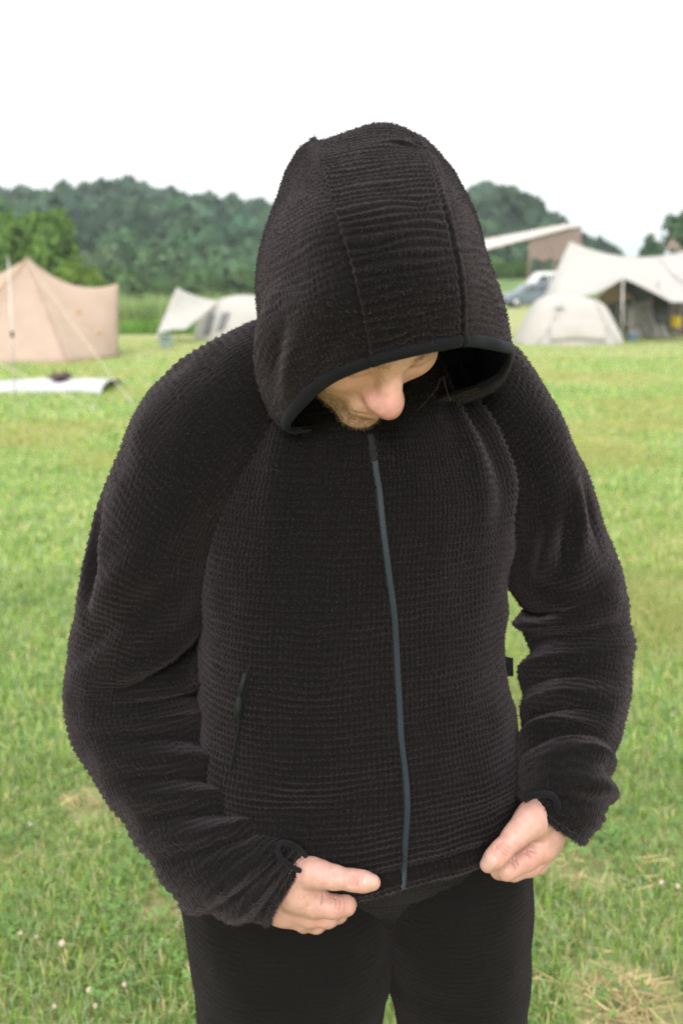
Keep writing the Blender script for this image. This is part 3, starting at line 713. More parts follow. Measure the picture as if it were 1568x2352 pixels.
def blend(c, m): global hc; hc = hc * (1 - m[:, None]) + np.array(c) * m[:, None]
blend((0.37, 0.15, 0.14), 0.9 * blob((0, 0.116, -0.036), (0.022, 0.024, 0.02)))
blend((0.67, 0.33, 0.29), 0.5 * blob((0.042, 0.08, -0.025), (0.022, 0.03, 0.022)))
sp = (vnoise(hv, 260, 6) - 0.35) * 1.2
beard = np.clip((-0.055 - hp[:, 2]) / 0.012, 0, 1) * np.clip((hp[:, 1] + 0.02) / 0.03, 0, 1)
beard = np.maximum(beard, np.clip((hx - 0.044) / 0.014, 0, 1) * np.clip((-0.040 - hp[:, 2]) / 0.014, 0, 1)) * (1 - blob((0, 0.1, -0.069), (0.021, 0.02, 0.0065)))
blend((0.24, 0.135, 0.085), np.clip(beard * (0.45 + 0.7 * sp), 0, 0.85))
blend((0.42, 0.18, 0.14), 0.7 * blob((0, 0.1, -0.069), (0.022, 0.016, 0.007)))
blend((0.13, 0.08, 0.045), 0.75 * blob((0.033, 0.088, 0.020), (0.021, 0.02, 0.0055)))
blend((0.17, 0.09, 0.06), 0.8 * blob((0.033, 0.088, -0.0085), (0.015, 0.012, 0.0022)))
blend((0.40, 0.20, 0.15), 0.5 * blob((0.033, 0.088, -0.004), (0.019, 0.02, 0.010)))

HANDS = []
def hand_sdf(parts, creases=()):
    def f(p):
        d = np.full(len(p), 1.0)
        for a, b, ra, rb, k in parts: d = smin(d, sd_cone(p, a, b, ra, rb), k)
        for a, b, r in creases: d = smax(d, -sd_cone(p, a, b, r, r), 0.003)
        return d
    return f
def chain(pts, k=0.006): return [(W(*pts[i][:3]), W(*pts[i + 1][:3]), pts[i][3], pts[i + 1][3], k) for i in range(len(pts) - 1)]
def union_digits(base, digits, k=0.004):
    def f(p):
        d = base(p)
        for q in digits:
            e = np.full(len(p), 1.0)
            for a, b, ra, rb, kk in q: e = smin(e, sd_cone(p, a, b, ra, rb), kk)
            d = smin(d, e, k)
        return d
    return f
def surf(f, px, py, y0=1.06, y1=1.26):      # first point of the hand on that sight line
    P = np.array([W(px, py, Y) for Y in np.arange(y0, y1, 0.0006)]); d = f(P); k = np.where(d < 0)[0]
    return P[k[0]] if len(k) else None
def creased(f, lines, r=0.0012):
    segs = []
    for ln in lines:
        q = [surf(f, *p) for p in ln]; q = [p for p in q if p is not None]
        segs += [(q[i], q[i + 1]) for i in range(len(q) - 1)]
    def g(p):
        d = f(p); m = np.where(np.abs(d) < 0.02)[0]; e = d[m]
        for a, b in segs: e = smax(e, -sd_cone(p[m], a, b, r, r * 0.7), 0.0012)
        d = d.copy(); d[m] = e; return d
    return g
# the hand whose thumb lies flat on the hem, pointing to the zip
lb = hand_sdf(chain([(560, 1945, 1.185, .027), (625, 2015, 1.168, .030), (690, 2045, 1.148, .027), (722, 2070, 1.142, .0185)], .012)
              + chain([(600, 1985, 1.170, .024), (668, 1996, 1.148, .0215), (735, 2009, 1.128, .0170)], .014)
              + chain([(590, 2040, 1.182, .024), (650, 2085, 1.168, .0215), (697, 2112, 1.160, .0145)], .012)
              + chain([(620, 2040, 1.172, .028), (712, 2100, 1.150, .0165)], .012))
ld = [chain([(715, 2004, 1.130, .0185), (765, 2015, 1.119, .0142), (812, 2022, 1.112, .0124), (835, 2025, 1.111, .0122), (855, 2027, 1.112, .0098)], .006),
      chain([(722, 2074, 1.140, .0175), (765, 2083, 1.136, .0142), (793, 2080, 1.142, .0125), (804, 2066, 1.166, .0105), (790, 2050, 1.190, .0095)], .005),
      chain([(712, 2098, 1.150, .0165), (752, 2106, 1.150, .0135), (776, 2098, 1.164, .0118), (778, 2080, 1.192, .0100)], .005),
      chain([(697, 2112, 1.160, .0145), (726, 2121, 1.166, .0122), (748, 2112, 1.184, .0108), (748, 2094, 1.205, .0095)], .005),
      chain([(676, 2108, 1.170, .0135), (698, 2122, 1.178, .0108), (716, 2116, 1.196, .0095)], .005)]
L_F = union_digits(lb, ld, .005)
L_F = creased(L_F, [[(803, 2009), (802, 2022), (804, 2036)], [(811, 2009), (811, 2022), (812, 2037)], [(819, 2011), (820, 2024), (819, 2037)], [(772, 2002), (774, 2014)], [(764, 2003), (766, 2016)], [(770, 2062), (773, 2072), (772, 2086)], [(780, 2064), (783, 2076), (781, 2090)], [(700, 2062), (712, 2084)], [(742, 2058), (738, 2078)]])
lv, lf = polygonise(L_F, W(540, 2160, 1.09) - 0.05, W(880, 1900, 1.23) + 0.05, 0.0011)
# the hand that pinches the hem beside the thigh
rb_ = hand_sdf(chain([(1285, 1770, 1.235, .024), (1266, 1850, 1.208, .027), (1250, 1905, 1.188, .027), (1243, 1945, 1.176, .0205)], .012)
               + chain([(1262, 1825, 1.212, .020), (1224, 1882, 1.168, .0200), (1192, 1912, 1.148, .0165)], .014)
               + chain([(1285, 1850, 1.215, .022), (1262, 1935, 1.205, .0165)], .012))
rd = [chain([(1212, 1890, 1.158, .0190), (1181, 1922, 1.142, .0146), (1150, 1955, 1.132, .0128), (1135, 1972, 1.130, .0124), (1120, 1986, 1.131, .0100)], .006),
      chain([(1240, 1946, 1.172, .0185), (1205, 1974, 1.160, .0150), (1163, 1998, 1.148, .0128), (1146, 1998, 1.156, .0112), (1142, 1978, 1.178, .0100)], .005),
      chain([(1252, 1950, 1.190, .0170), (1215, 1988, 1.182, .0138), (1178, 2002, 1.174, .0118), (1165, 1985, 1.196, .0100)], .005),
      chain([(1262, 1940, 1.208, .0155), (1235, 1985, 1.205, .0120), (1200, 1995, 1.200, .0110), (1190, 1975, 1.22, .0095)], .005)]
R_F = union_digits(rb_, rd, .0035)
R_F = creased(R_F, [[(1137, 1945), (1149, 1955), (1162, 1968)], [(1143, 1938), (1155, 1949), (1168, 1961)], [(1150, 1934), (1161, 1943), (1172, 1953)], [(1180, 1908), (1188, 1918)], [(1172, 1978), (1184, 1996)], [(1180, 1972), (1192, 1992)], [(1205, 1958), (1222, 1972)], [(1216, 1952), (1232, 1960)]])
rv, rf = polygonise(R_F, W(1080, 2040, 1.10) - 0.05, W(1320, 1760, 1.26) + 0.06, 0.0011)
HSK = np.array([0.41, 0.240, 0.200])
def hand_col(v, pts):
    c = np.tile(HSK, (len(v), 1)); m = (vnoise(v, 60, 8) - 0.4)[:, None] * 0.8
    c = c * (1 - np.clip(m, 0, 1)) + np.array([0.41, 0.215, 0.18]) * np.clip(m, 0, 1)
    for p, r in pts:
        w = np.exp(-np.sum((v - W(*p)) ** 2, -1) / r ** 2)[:, None] * 0.5; c = c * (1 - w) + np.array([0.42, 0.18, 0.15]) * w
    return c
lc = hand_col(lv, [((815, 2020, 1.10), .014), ((765, 2050, 1.13), .014), ((780, 2085, 1.13), .015), ((725, 2110, 1.14), .015)])
rc = hand_col(rv, [((1152, 1955, 1.12), .014), ((1195, 1955, 1.14), .016), ((1225, 1985, 1.15), .02), ((1130, 1985, 1.12), .012)])
# trunk and limbs under the clothes
def trunk_sdf(p):
    d = sd_ell(p, (0.018, 1.31, 1.22), (0.155, 0.100, 0.235))
    d = smin(d, sd_ell(p, (0.026, 1.318, 0.90), (0.165, 0.105, 0.17)), 0.06)
    d = smin(d, sd_cone(p, (0.022, 1.30, 1.38), (0.022, 1.285, 1.50), 0.062, 0.060), 0.03)
    for st in (LS, RS):
        ms = [(W(*s[0], s[2]) + W(*s[1], s[2])) / 2 for s in st]
        i = [3, 5, 7, 9, 11, 13, 15]; rr = [0.050, 0.046, 0.042, 0.036, 0.030, 0.026, 0.024]
        for k in range(6): d = smin(d, sd_cone(p, ms[i[k]], ms[i[k + 1]], rr[k], rr[k + 1]), 0.02)
    for xs in ((-0.085, -0.12, -0.137, 1.335), (0.145, 0.176, 0.186, 1.37)):
        d = smin(d, sd_cone(p, (xs[0], 1.32, 0.80), (xs[1], 1.315, 0.48), 0.085, 0.055), 0.03)
        d = smin(d, sd_cone(p, (xs[1], 1.315, 0.48), (xs[2], xs[3], 0.07), 0.055, 0.038), 0.02)
    return d
tv_, tf_ = polygonise(trunk_sdf, (-0.55, 0.9, 0.02), (0.55, 1.6, 1.56), 0.010, 8)
VV = np.concatenate([hv, lv, rv, tv_]); n1, n2, n3 = len(hv), len(hv) + len(lv), len(hv) + len(lv) + len(rv)
FF = np.concatenate([hf, lf + n1, rf + n2, tf_ + n3]); CC = np.concatenate([hc, lc, rc, np.tile(HSK, (len(tv_), 1))])
plink('body', np_mesh('body', VV, FF, True, CC), M['skin'], person)

# nails
def nail(surface_v, surface_f, pxs, Y, name='thumb_nail'):
    """pxs: nail centre, tip direction and half sizes in the photo; the plate hugs the fingertip"""
    c = W(*pxs[0], Y); e = W(*pxs[1], Y) - c; L = np.linalg.norm(e); e /= L; vd = unit(c - np.array([0, 0, CAM_Z])); s = np.cross(e, vd); s /= np.linalg.norm(s)
    hw = pxs[2]; rows = []
    near = surface_v[np.linalg.norm(surface_v - c, axis=1) < 0.03]
    for i in range(9):
        a = -1 + 2 * i / 8; r = []
        for j in range(9):
            b = -1 + 2 * j / 8
            wx = hw * b * (1 - 0.10 * max(0, a) ** 2) * math.sqrt(max(0.0, 1 - (max(0, abs(a) - 0.35) / 0.65) ** 3 * 0.55))
            p = c + e * (L * a) + s * wx
            t = (near - p) @ (-vd); pr = np.linalg.norm(near - p - t[:, None] * (-vd), axis=1)
            k = np.argsort(pr)[:6]; k = k[t[k] > np.median(t[k]) - 0.004]
            r.append(p - vd * (t[k].max() + 0.0007 - 0.0006 * b * b))
        rows.append(r)
    mb = MB(); mb.grid(np.array(rows)); o = mbp(mb, name, M['nail'], person); return o
nail(lv, lf, ((850, 2023), (865, 2026), 0.0074), 1.11)
nail(rv, rf, ((1124, 1980), (1113, 1993), 0.0074), 1.125)

# stubble, brow hairs and a few loose strands
def fibres(name, P, N, L, wd, col, down, parent=person, jitter=0.5):
    m = len(P); d = N + down + RNG.normal(0, jitter, (m, 3)); d /= np.linalg.norm(d, axis=1, keepdims=True)
    s = np.cross(d, RNG.normal(0, 1, (m, 3))); s /= np.linalg.norm(s, axis=1, keepdims=True); ln = L * RNG.uniform(0.5, 1.3, (m, 1))
    V = np.stack([P - s * wd, P + s * wd, P + d * ln], 1).reshape(-1, 3); c = np.repeat(RNG.uniform(0.5, 1.6, (m, 1)) * np.array([col]), 3, 0)
    o = plink(name, np_mesh(name, V, np.arange(3 * m).reshape(-1, 3), False, c), M['hair'], parent); return o
# normals of the head from its gradient
def grad(f, p, e=0.0008):
    g = np.stack([f(p + np.eye(3)[i] * e) - f(p - np.eye(3)[i] * e) for i in range(3)], -1); return g / (np.linalg.norm(g, axis=1, keepdims=True) + 1e-9)
sel = np.where((beard > 0.3) & (RNG.random(len(hv)) < 0.38 * beard))[0]
st_o = fibres('beard', hv[sel], grad(head_sdf, hv[sel]), 0.0055, 0.00017, (0.24, 0.16, 0.10), -HN * 0.5)
bm = blob((0.033, 0.088, 0.020), (0.021, 0.02, 0.0055))
for sgn in (-1, 1):
    sel = np.where((bm > 0.25) & (hp[:, 0] * sgn > 0) & (RNG.random(len(hv)) < 0.6))[0]
    fibres('eyebrow', hv[sel], grad(head_sdf, hv[sel]), 0.006, 0.00018, (0.10, 0.06, 0.035), HN * 0.4)
for pts in ([(1018, 862, 1.06), (1022, 885, 1.055), (1029, 908, 1.05), (1035, 922, 1.05)], [(1012, 868, 1.06), (1000, 895, 1.058), (975, 925, 1.06), (955, 945, 1.065)]):
    c = cr_eval(np.array([W(*p) for p in pts]), np.linspace(0, 3, 20), False); mb = MB(); mb.tube(list(c), [0.00006] * 19 + [0.00003], 5)
    o = mbp(mb, 'hair_strand', M['hair'], person)
    a = o.data.color_attributes.new('Col', 'FLOAT_COLOR', 'POINT'); a.data.foreach_set('color', np.tile([0.16, 0.10, 0.06, 1.0], len(o.data.vertices)))

# jacket = group of cloth parts under the person
pile_o = build_pile(jacket)

# ------------------------------------------------------------------ grass
M['grass'] = mat('grass_blades', (0.12, 0.19, 0.04), rough=0.6, spec=0.25, attr=True, transl=0.45)
M['straw'] = mat('dry_straw', (0.42, 0.34, 0.17), rough=0.8, spec=0.2, attr=True)
def blades(P, h, w, lean, col, az=None):
    """tapered bent blades: 5 points, a quad and a triangle each"""
    m = len(P); a = RNG.uniform(0, 2 * np.pi, m) if az is None else az
    dirx = np.stack([np.cos(a), np.sin(a), np.zeros(m)], -1); side = np.stack([-np.sin(a), np.cos(a), np.zeros(m)], -1)
    z = np.array([0, 0, 1.0]); L = lean[:, None]; H = h[:, None]; Wd = w[:, None]
    p0 = P; p1 = P + z * H * 0.6 * (1 - 0.25 * L) + dirx * H * 0.35 * L; p2 = P + z * H * (1 - 0.55 * L) + dirx * H * 0.95 * L
    V = np.stack([p0 - side * Wd, p0 + side * Wd, p1 - side * Wd * 0.8, p1 + side * Wd * 0.8, p2], 1).reshape(-1, 3)
    b = (np.arange(m) * 5)[:, None]
    return V, b + np.array([[0, 1, 3, 2]]), b + np.array([[2, 3, 4]]), np.repeat(col, 5, 0)
GREENS = 1.25 * np.array([[0.155, 0.250, 0.050], [0.230, 0.310, 0.085], [0.100, 0.190, 0.050], [0.300, 0.335, 0.16], [0.22, 0.305, 0.165], [0.42, 0.35, 0.18]])
def scatter(y0, y1, dens, hh, ww, bare=()):
    k = 0.62
    A = k * (y1 ** 2 - y0 ** 2) + 0.8 * (y1 - y0); n = int(A * dens)
    y = np.sqrt(RNG.uniform(y0 ** 2, y1 ** 2, n)); x = RNG.uniform(-1, 1, n) * (k * y + 0.4)
    P = np.stack([x, y, np.zeros(n)], -1)
    cl = vnoise(P, 2.2, 3); fine = vnoise(P, 9, 5); warm = vnoise(P, 0.9, 9)
    keep = RNG.random(n) < 0.45 + 0.9 * fine
    for (bx, by, br) in bare: keep &= (np.hypot(x - bx, (y - by) * 0.8) > br * (0.6 + 0.8 * fine)) | (RNG.random(n) < 0.12)
    P, cl, fine, warm = P[keep], cl[keep], fine[keep], warm[keep]; n = len(P)
    pick = RNG.random(n); idx = np.zeros(n, int)
    idx[pick > 0.30] = 1; idx[pick > 0.52] = 2; idx[pick > 0.70] = 3; idx[pick > 0.82] = 4; idx[pick > 0.945 - 0.10 * (warm - 0.3)] = 5
    c = GREENS[idx] * RNG.uniform(0.7, 1.25, (n, 1)); t = np.clip((warm - 0.45) * 1.6, 0, 0.6)[:, None]
    c = c * (1 - t) + np.array([0.30, 0.29, 0.10]) * t
    c = c * (1.0 if y0 < 3 else 1.14 if y0 < 5 else 1.24)        # blades in the farther bands are paler
    h = hh * RNG.uniform(0.5, 1.35, n) * (0.55 + 0.85 * cl); w = ww * RNG.uniform(0.6, 1.3, n); lean = RNG.uniform(0.15, 0.95, n)
    return blades(P, h, w, lean, c)
straw_c = G(1440, 2325); straw_d = G(195, 1850); straw_e = G(370, 2100)
bare = [(straw_c[0], straw_c[1], 0.14), (straw_d[0], straw_d[1], 0.10), (straw_e[0], straw_e[1], 0.06), (G(1330, 1990)[0], G(1330, 1990)[1], 0.10)]
parts_ = [scatter(1.5, 3.2, 16000, 0.052, 0.0021, bare), scatter(3.2, 5.5, 7500, 0.055, 0.0030, bare), scatter(5.5, 10, 2600, 0.060, 0.0055), scatter(10, 16, 800, 0.062, 0.011), scatter(16, 22, 380, 0.055, 0.013), scatter(22, 30, 120, 0.045, 0.014)]
Vs, Q, T, Cc = [], [], [], []; k = 0
for v, q, t, c in parts_:
    Vs.append(v); Q.append(q + k); T.append(t + k); Cc.append(c); k += len(v)
go = link('grass', np_mesh('grass', np.concatenate(Vs), [np.concatenate(Q), np.concatenate(T)], False, np.concatenate(Cc)), M['grass'])
tag(go, 'short green meadow grass covering the field', 'grass', kind='stuff')

def straw(center, n, rad, name='straw'):
    mb = []; 
    P = np.stack([center[0] + RNG.normal(0, rad, n), center[1] + RNG.normal(0, rad, n), RNG.uniform(0.004, 0.03, n)], -1)
    a = RNG.uniform(0, np.pi, n); L = RNG.uniform(0.03, 0.11, n); d = np.stack([np.cos(a), np.sin(a), RNG.normal(0, 0.12, n)], -1); s = np.stack([-np.sin(a), np.cos(a), RNG.normal(0, .4, n)], -1)
    w = RNG.uniform(0.0006, 0.0016, n)[:, None]
    V = np.stack([P - d * L[:, None] / 2 - s * w, P - d * L[:, None] / 2 + s * w, P + d * L[:, None] / 2 + s * w, P + d * L[:, None] / 2 - s * w], 1).reshape(-1, 3)
    return V, np.repeat(RNG.uniform(0.35, 1.05, (n, 1)) * np.array([[0.46, 0.36, 0.18]]), 4, 0)
sv, scc = [], []
for c, n, r in ((straw_c, 230, 0.07), (straw_d, 70, 0.045), (straw_e, 60, 0.035), (G(1330, 1990), 110, 0.09), (G(60, 1950), 40, 0.08), (G(150, 2230), 40, 0.1), (G(1500, 2050), 50, 0.12), (G(300, 1860), 60, 0.06), (G(1350, 2290), 60, 0.06)):
    v, c_ = straw(c, n, r); sv.append(v); scc.append(c_)
n0 = 160; yy = RNG.uniform(1.8, 6, n0); xx = RNG.uniform(-1, 1, n0) * (0.4 * yy)
for i in range(n0): v, c_ = straw((xx[i], yy[i], 0), 3, 0.02); sv.append(v); scc.append(c_)
sv = np.concatenate(sv); so = link('dry_straw', np_mesh('dry_straw', sv, np.arange(len(sv)).reshape(-1, 4), False, np.concatenate(scc)), M['straw'])
tag(so, 'dry straw lying in tufts on the grass', 'straw', kind='stuff')
# clover: low three-leaf rosettes as ground cover
def clover_patch(cs):
    V, F, C = [], [], []; k = 0
    for (cx, cy, r, n) in cs:
        for _ in range(n):
            x, y = cx + random.gauss(0, r), cy + random.gauss(0, r * 1.1); z = random.uniform(0.025, 0.055); s = random.uniform(0.006, 0.011); a0 = random.uniform(0, 6.3)
            col = np.array([0.125, 0.225, 0.06]) * random.uniform(0.7, 1.5)
            for j in range(3):
                a = a0 + j * 2.094; dx, dy = math.cos(a), math.sin(a); t = random.uniform(-0.4, 0.4)
                V += [(x, y, z), (x + s * (dx - .75 * dy), y + s * (dy + .75 * dx), z + s * t), (x + 1.6 * s * dx, y + 1.6 * s * dy, z + s * t), (x + s * (dx + .75 * dy), y + s * (dy - .75 * dx), z + s * t)]
                F.append((k, k + 1, k + 2, k + 3)); C += [col] * 4; k += 4
    return link('clover_leaves', np_mesh('clover_leaves', np.array(V), np.array(F), False, np.array(C)), M['grass'])
g1 = G(1335, 1925); cl = [(g1[0], g1[1], 0.09, 170)]
for _ in range(90):
    y = random.uniform(1.8, 5.5); cl.append((random.uniform(-.42, .42) * y, y, random.uniform(0.03, 0.09), random.randint(10, 40)))
tag(clover_patch(cl), 'low clover leaves scattered through the grass', 'clover', kind='stuff')
M['petal'] = mat('clover_petals', (0.55, 0.45, 0.38), rough=0.8, noise=0.15, nscale=300)
M['stalk'] = mat('clover_stalk', (0.12, 0.2, 0.06), rough=0.8)
def clover_flower():
    root = empty('clover_flower'); mb = MB(); n = 70
    mb.tube([(0, 0, 0.047), (0, 0, 0.051), (0, 0, 0.056), (0, 0, 0.0615)], [0.004, 0.0068, 0.0068, 0.003], 10)
    for i in range(n):                      # a round head of small upright florets
        z = 1 - 1.75 * (i + .5) / n; r = math.sqrt(max(0, 1 - z * z)); a = i * 2.39996; d = np.array([r * math.cos(a), r * math.sin(a), z])
        p0 = d * 0.0035; p1 = d * 0.0095; s = np.cross(d, [0.3, 0.1, 0.9]); s /= np.linalg.norm(s); t = np.cross(d, s)
        c = np.array([0, 0, 0.055]); mb.add([c + p0, c + p1 * .8 + s * .0016, c + p1, c + p1 * .8 - s * .0016, c + p1 * .8 + t * .0014], [(0, 1, 2, 3), (0, 4, 2)])
    mb.build('flower_head', M['petal'], root); mb = MB(); mb.tube([(0, 0, 0), (0.002, 0.001, 0.03), (0, 0, 0.053)], 0.0009, 6); mb.build('stalk', M['stalk'], root)
    return tag(root, 'small cream white clover flower head in the short grass', 'flower', 'white clover flowers in the grass')
proto = clover_flower()
spots = [(78, 2130), (137, 2152), (207, 2255), (219, 2284), (290, 2238), (130, 2287), (8, 2330), (42, 2128), (1517, 2007), (1560, 2020), (45, 1190), (22, 1225), (115, 1205), (52, 1245), (260, 1300), (255, 1250), (200, 1253), (268, 1180), (68, 1880)]
for i, (x, y) in enumerate(spots):
    o = proto if i == 0 else copy_tree(proto)
    g = G(x, y + 8, 0.05); o.location = (g[0], g[1], 0); o.rotation_euler = (random.uniform(-.15, .15), random.uniform(-.15, .15), random.uniform(0, 6)); s = random.uniform(0.55, 0.85); o.scale = (s, s, s)

# ------------------------------------------------------------------ trees and hills
M['bark'] = mat('bark', (0.10, 0.08, 0.06), rough=0.95, noise=0.4, nscale=8)
M['leaf_a'] = mat('leaf_bright', (0.085, 0.155, 0.025), rough=0.7, spec=0.2, attr=True, transl=0.3)
M['soil_hill'] = mat('hill_soil', (0.05, 0.085, 0.035), rough=0.95, noise=0.4, nscale=0.3)
def crown_data(seed, rx, rz, nl, per, leaf, base_col, spread=0.22):
    r = np.random.default_rng(seed); V, C = [], []
    lob = r.normal(0, 1, (nl, 3)); lob /= np.linalg.norm(lob, axis=1, keepdims=True); lob *= r.uniform(0.35, 0.80, (nl, 1)); lob[:, 2] = np.abs(lob[:, 2]) * 1.0 - 0.25
    for q in lob:
        lr = r.uniform(0.26, 0.46); d = r.normal(0, 1, (per, 3)); d /= np.linalg.norm(d, axis=1, keepdims=True); d[:, 2] = np.where(d[:, 2] < -0.3, -d[:, 2], d[:, 2])
        P = (q + d * lr * r.uniform(0.72, 1.05, (per, 1))) * np.array([rx, rx, rz])
        n = d + r.normal(0, 0.6, (per, 3)); n[:, 2] += 0.3; n /= np.linalg.norm(n, axis=1, keepdims=True)
        s = np.cross(n, r.normal(0, 1, (per, 3))); s /= np.linalg.norm(s, axis=1, keepdims=True); t = np.cross(n, s); sz = leaf * r.uniform(0.6, 1.4, (per, 1))
        V.append(np.stack([P - s * sz - t * sz * .4, P + s * sz * .3 - t * sz * .9, P + s * sz + t * sz * .3, P - s * sz * .2 + t * sz], 1).reshape(-1, 3))
        C.append(np.repeat(np.array([base_col]) * r.uniform(0.7, 1.35, (per, 1)) * r.uniform(0.85, 1.2), 4, 0))
    V = np.concatenate(V); m = np.percentile(V[:, 2], 99.5); V[:, 2] *= rz / m; V[:, :2] *= rx / np.percentile(np.abs(V[:, :2]), 99)
    return V, np.concatenate(C)
def tree_mesh(seed, rx, rz, nl, per, leaf, colr):
    v, c = crown_data(seed, rx, rz, nl, per, leaf, colr); return np_mesh('crown', v, np.arange(len(v)).reshape(-1, 4), False, c)
def trunk_mesh(h, r, seed=1):
    mb = MB(); rr = np.random.default_rng(seed); mb.tube([(0, 0, -0.3), (0.05, 0, h * .4), (0, 0.05, h * .75), (0.05, 0, h * 1.15)], [r * 1.3, r, r * .8, r * .4], 8)
    for k in range(5):
        a = k * 1.3; mb.tube([(0, 0, h * .6), (math.cos(a) * h * .25, math.sin(a) * h * .25, h * .9), (math.cos(a) * h * .5, math.sin(a) * h * .5, h * 1.15)], [r * .5, r * .35, r * .15], 6)
    return mb
def tree(name, base, height, rx, seed, colr, label, cat='tree', group=None, nl=26, per=150, leaf=0.2, trunk_frac=0.30):
    root = empty(name, base, 0, label, cat, group); rz = height * (1 - trunk_frac) * 0.5 / 0.78
    cr = link('crown', tree_mesh(seed, rx, rz, nl, per, leaf, colr), M['leaf_a'], root); cr.location = (0, 0, height - rz * 1.02)
    tb = trunk_mesh(height * trunk_frac, 0.035 * height, seed).build('trunk', M['bark'], root, True)
    return root
def hz(px, py, Y): return W(px, py, Y)[2]
# wooded hill
rpx = np.array([-700, -400, 0, 110, 190, 300, 420, 530, 640, 760, 900, 1000, 1080, 1160, 1205, 1230, 1300, 1400, 1700, 2600])
rpy = np.array([520, 470, 446, 455, 460, 448, 452, 476, 505, 530, 530, 490, 455, 462, 505, 540, 585, 612, 632, 640])
D_H = 235.0
def hill_h(x, y):
    px = 784 + x / np.maximum(y, 1) * FPX / 1.02; top = np.interp(px, rpx, rpy)
    zt = CAM_Z + (648 - top) / FPX * D_H * 0.985 - 5.5
    t = np.clip((y - 125) / (D_H - 125), 0, 1.25); t = np.where(t > 1, 1 - (t - 1) * 0.6, t)
    return np.maximum(zt, 0.0) * t ** 0.85
xs = np.linspace(-190, 190, 96); ys = np.linspace(118, 290, 40); XX, YY = np.meshgrid(xs, ys); ZZ = hill_h(XX, YY) - np.where(YY < 124, 0.5, 0.0)
mb = MB(); mb.grid(np.stack([XX, YY, ZZ], -1)); tag(mb.build('hill', M['soil_hill'], None, True), kind='structure')
fv, fc = [], []; protos = [crown_data(100 + i, 3.9, 3.6, 15, 26, 0.75, (0.034, 0.074, 0.040)) for i in range(6)]
for yy in np.arange(131, 246, 7.0):
    for xx in np.arange(-150, 112, 5.6):
        x = xx + random.uniform(-2, 2); y = yy + random.uniform(-3, 3); px = 784 + x / y * FPX
        if px < -520 or px > 1700: continue
        z = float(hill_h(np.array([x]), np.array([y]))[0])
        if z < 0.3 and px > 1240: continue
        v, c = protos[random.randrange(6)]; s = random.choice((0.65, 0.85, 1.0, 1.15, 1.4)) * random.uniform(.9, 1.1); a = random.uniform(0, 6.3); R = np.array([[math.cos(a), -math.sin(a), 0], [math.sin(a), math.cos(a), 0], [0, 0, 1]])
        tint = random.uniform(0.55, 1.45) * np.array([random.uniform(.85, 1.15), 1, random.uniform(.8, 1.2)])
        fv.append(v @ R.T * s * np.array([1, 1, random.uniform(.9, 1.15)]) + np.array([x, y, z + 2.6])); fc.append(c * tint)
fv = np.concatenate(fv); fo = link('hillside_forest', np_mesh('hillside_forest', fv, np.arange(len(fv)).reshape(-1, 4), False, np.concatenate(fc)), M['leaf_a'])
tag(fo, 'dense dark green forest covering the hill', 'forest', kind='stuff')
# far blue hills
mb = MB(); DF = 5000.0; xs = np.linspace(700, 2200, 80); g = []
fpx = 784 + xs / DF * FPX / 1.02; ftop = np.where(np.abs(fpx - 1392) < 100, 549 + 14 * np.abs((fpx - 1392) / 78) ** 1.8, 575 + 0.05 * np.abs(fpx - 1392))
for k, t in enumerate(np.linspace(0, 1, 9)):
    g.append([(x, DF - 500 + 1000 * t, (648 - tp_) / FPX * DF * math.sin(math.pi * t) + (2 * vnoise(np.array([x * .02, t * 3, 0]), 1, 2) - 1) * 4 * math.sin(math.pi * t)) for x, tp_ in zip(xs, ftop)])
mb.grid(np.array(g)); tag(mb.build('far_hill', M['soil_hill'], None, True), kind='structure')
# trees that stand by themselves in front of the wood
tree('broadleaf_tree', (W(70, 648, 58)[0], 58, 0), hz(80, 478, 58), 2.75, 11, (0.070, 0.135, 0.022), 'bright green broadleaf tree behind the tan tent', nl=34, per=230, leaf=0.14, trunk_frac=0.12)
tree('broadleaf_tree', (W(-40, 648, 62)[0], 62, 0), hz(80, 540, 62), 3.4, 12, (0.075, 0.15, 0.020), 'bright green tree cut by the frame edge, beyond the tan tent', nl=30, per=200, leaf=0.15, trunk_frac=0.12)
tree('round_bush', (W(190, 648, 55)[0], 55, 0), hz(195, 590, 55), 1.35, 13, (0.10, 0.17, 0.022), 'low bright bush beside the tan tent, below the bright tree', 'bush', nl=16, per=140, leaf=0.10, trunk_frac=0.10)
LBL = ['grey green tree nearest the bright tree in the row below the hill', 'grey green tree second from the bright tree in the row below the hill', 'grey green tree third from the bright tree, above the reed strip',
       'grey green tree above the peak of the white tarp shelter', 'grey green tree above the white dome tent with grey windows', 'grey green tree half hidden by the hood, left of it']
for i, (px, top, rx) in enumerate([(235, 560, 2.9), (300, 535, 3.2), (372, 560, 2.8), (425, 532, 3.3), (500, 555, 3.1), (570, 545, 3.3)]):
    Y = [104, 110, 98, 112, 100, 108][i]
    tree('wood_edge_tree', (W(px, 648, Y)[0], Y, 0), hz(px, top, Y), rx, 40 + i, (0.068 * random.uniform(.9, 1.2), 0.130, 0.065), LBL[i], group='trees below the wooded hill', nl=22, per=90, leaf=0.30, trunk_frac=0.12)
for i, (px, top, rx, lab) in enumerate([(270, 612, 2.6, 'low dark tree between the tan tent and the reed strip'), (345, 628, 2.2, 'low dark tree behind the reed strip'), (455, 622, 2.6, 'low dark tree just above the white tarp shelter'), (545, 620, 2.6, 'low dark tree just above the white dome tent roof')]):
    tree('low_tree', (W(px, 648, 88)[0], 88, 0), hz(px, top, 88), rx, 60 + i, (0.05, 0.10, 0.032), lab, group='low trees in front of the wood', nl=18, per=90, leaf=0.26, trunk_frac=0.08)
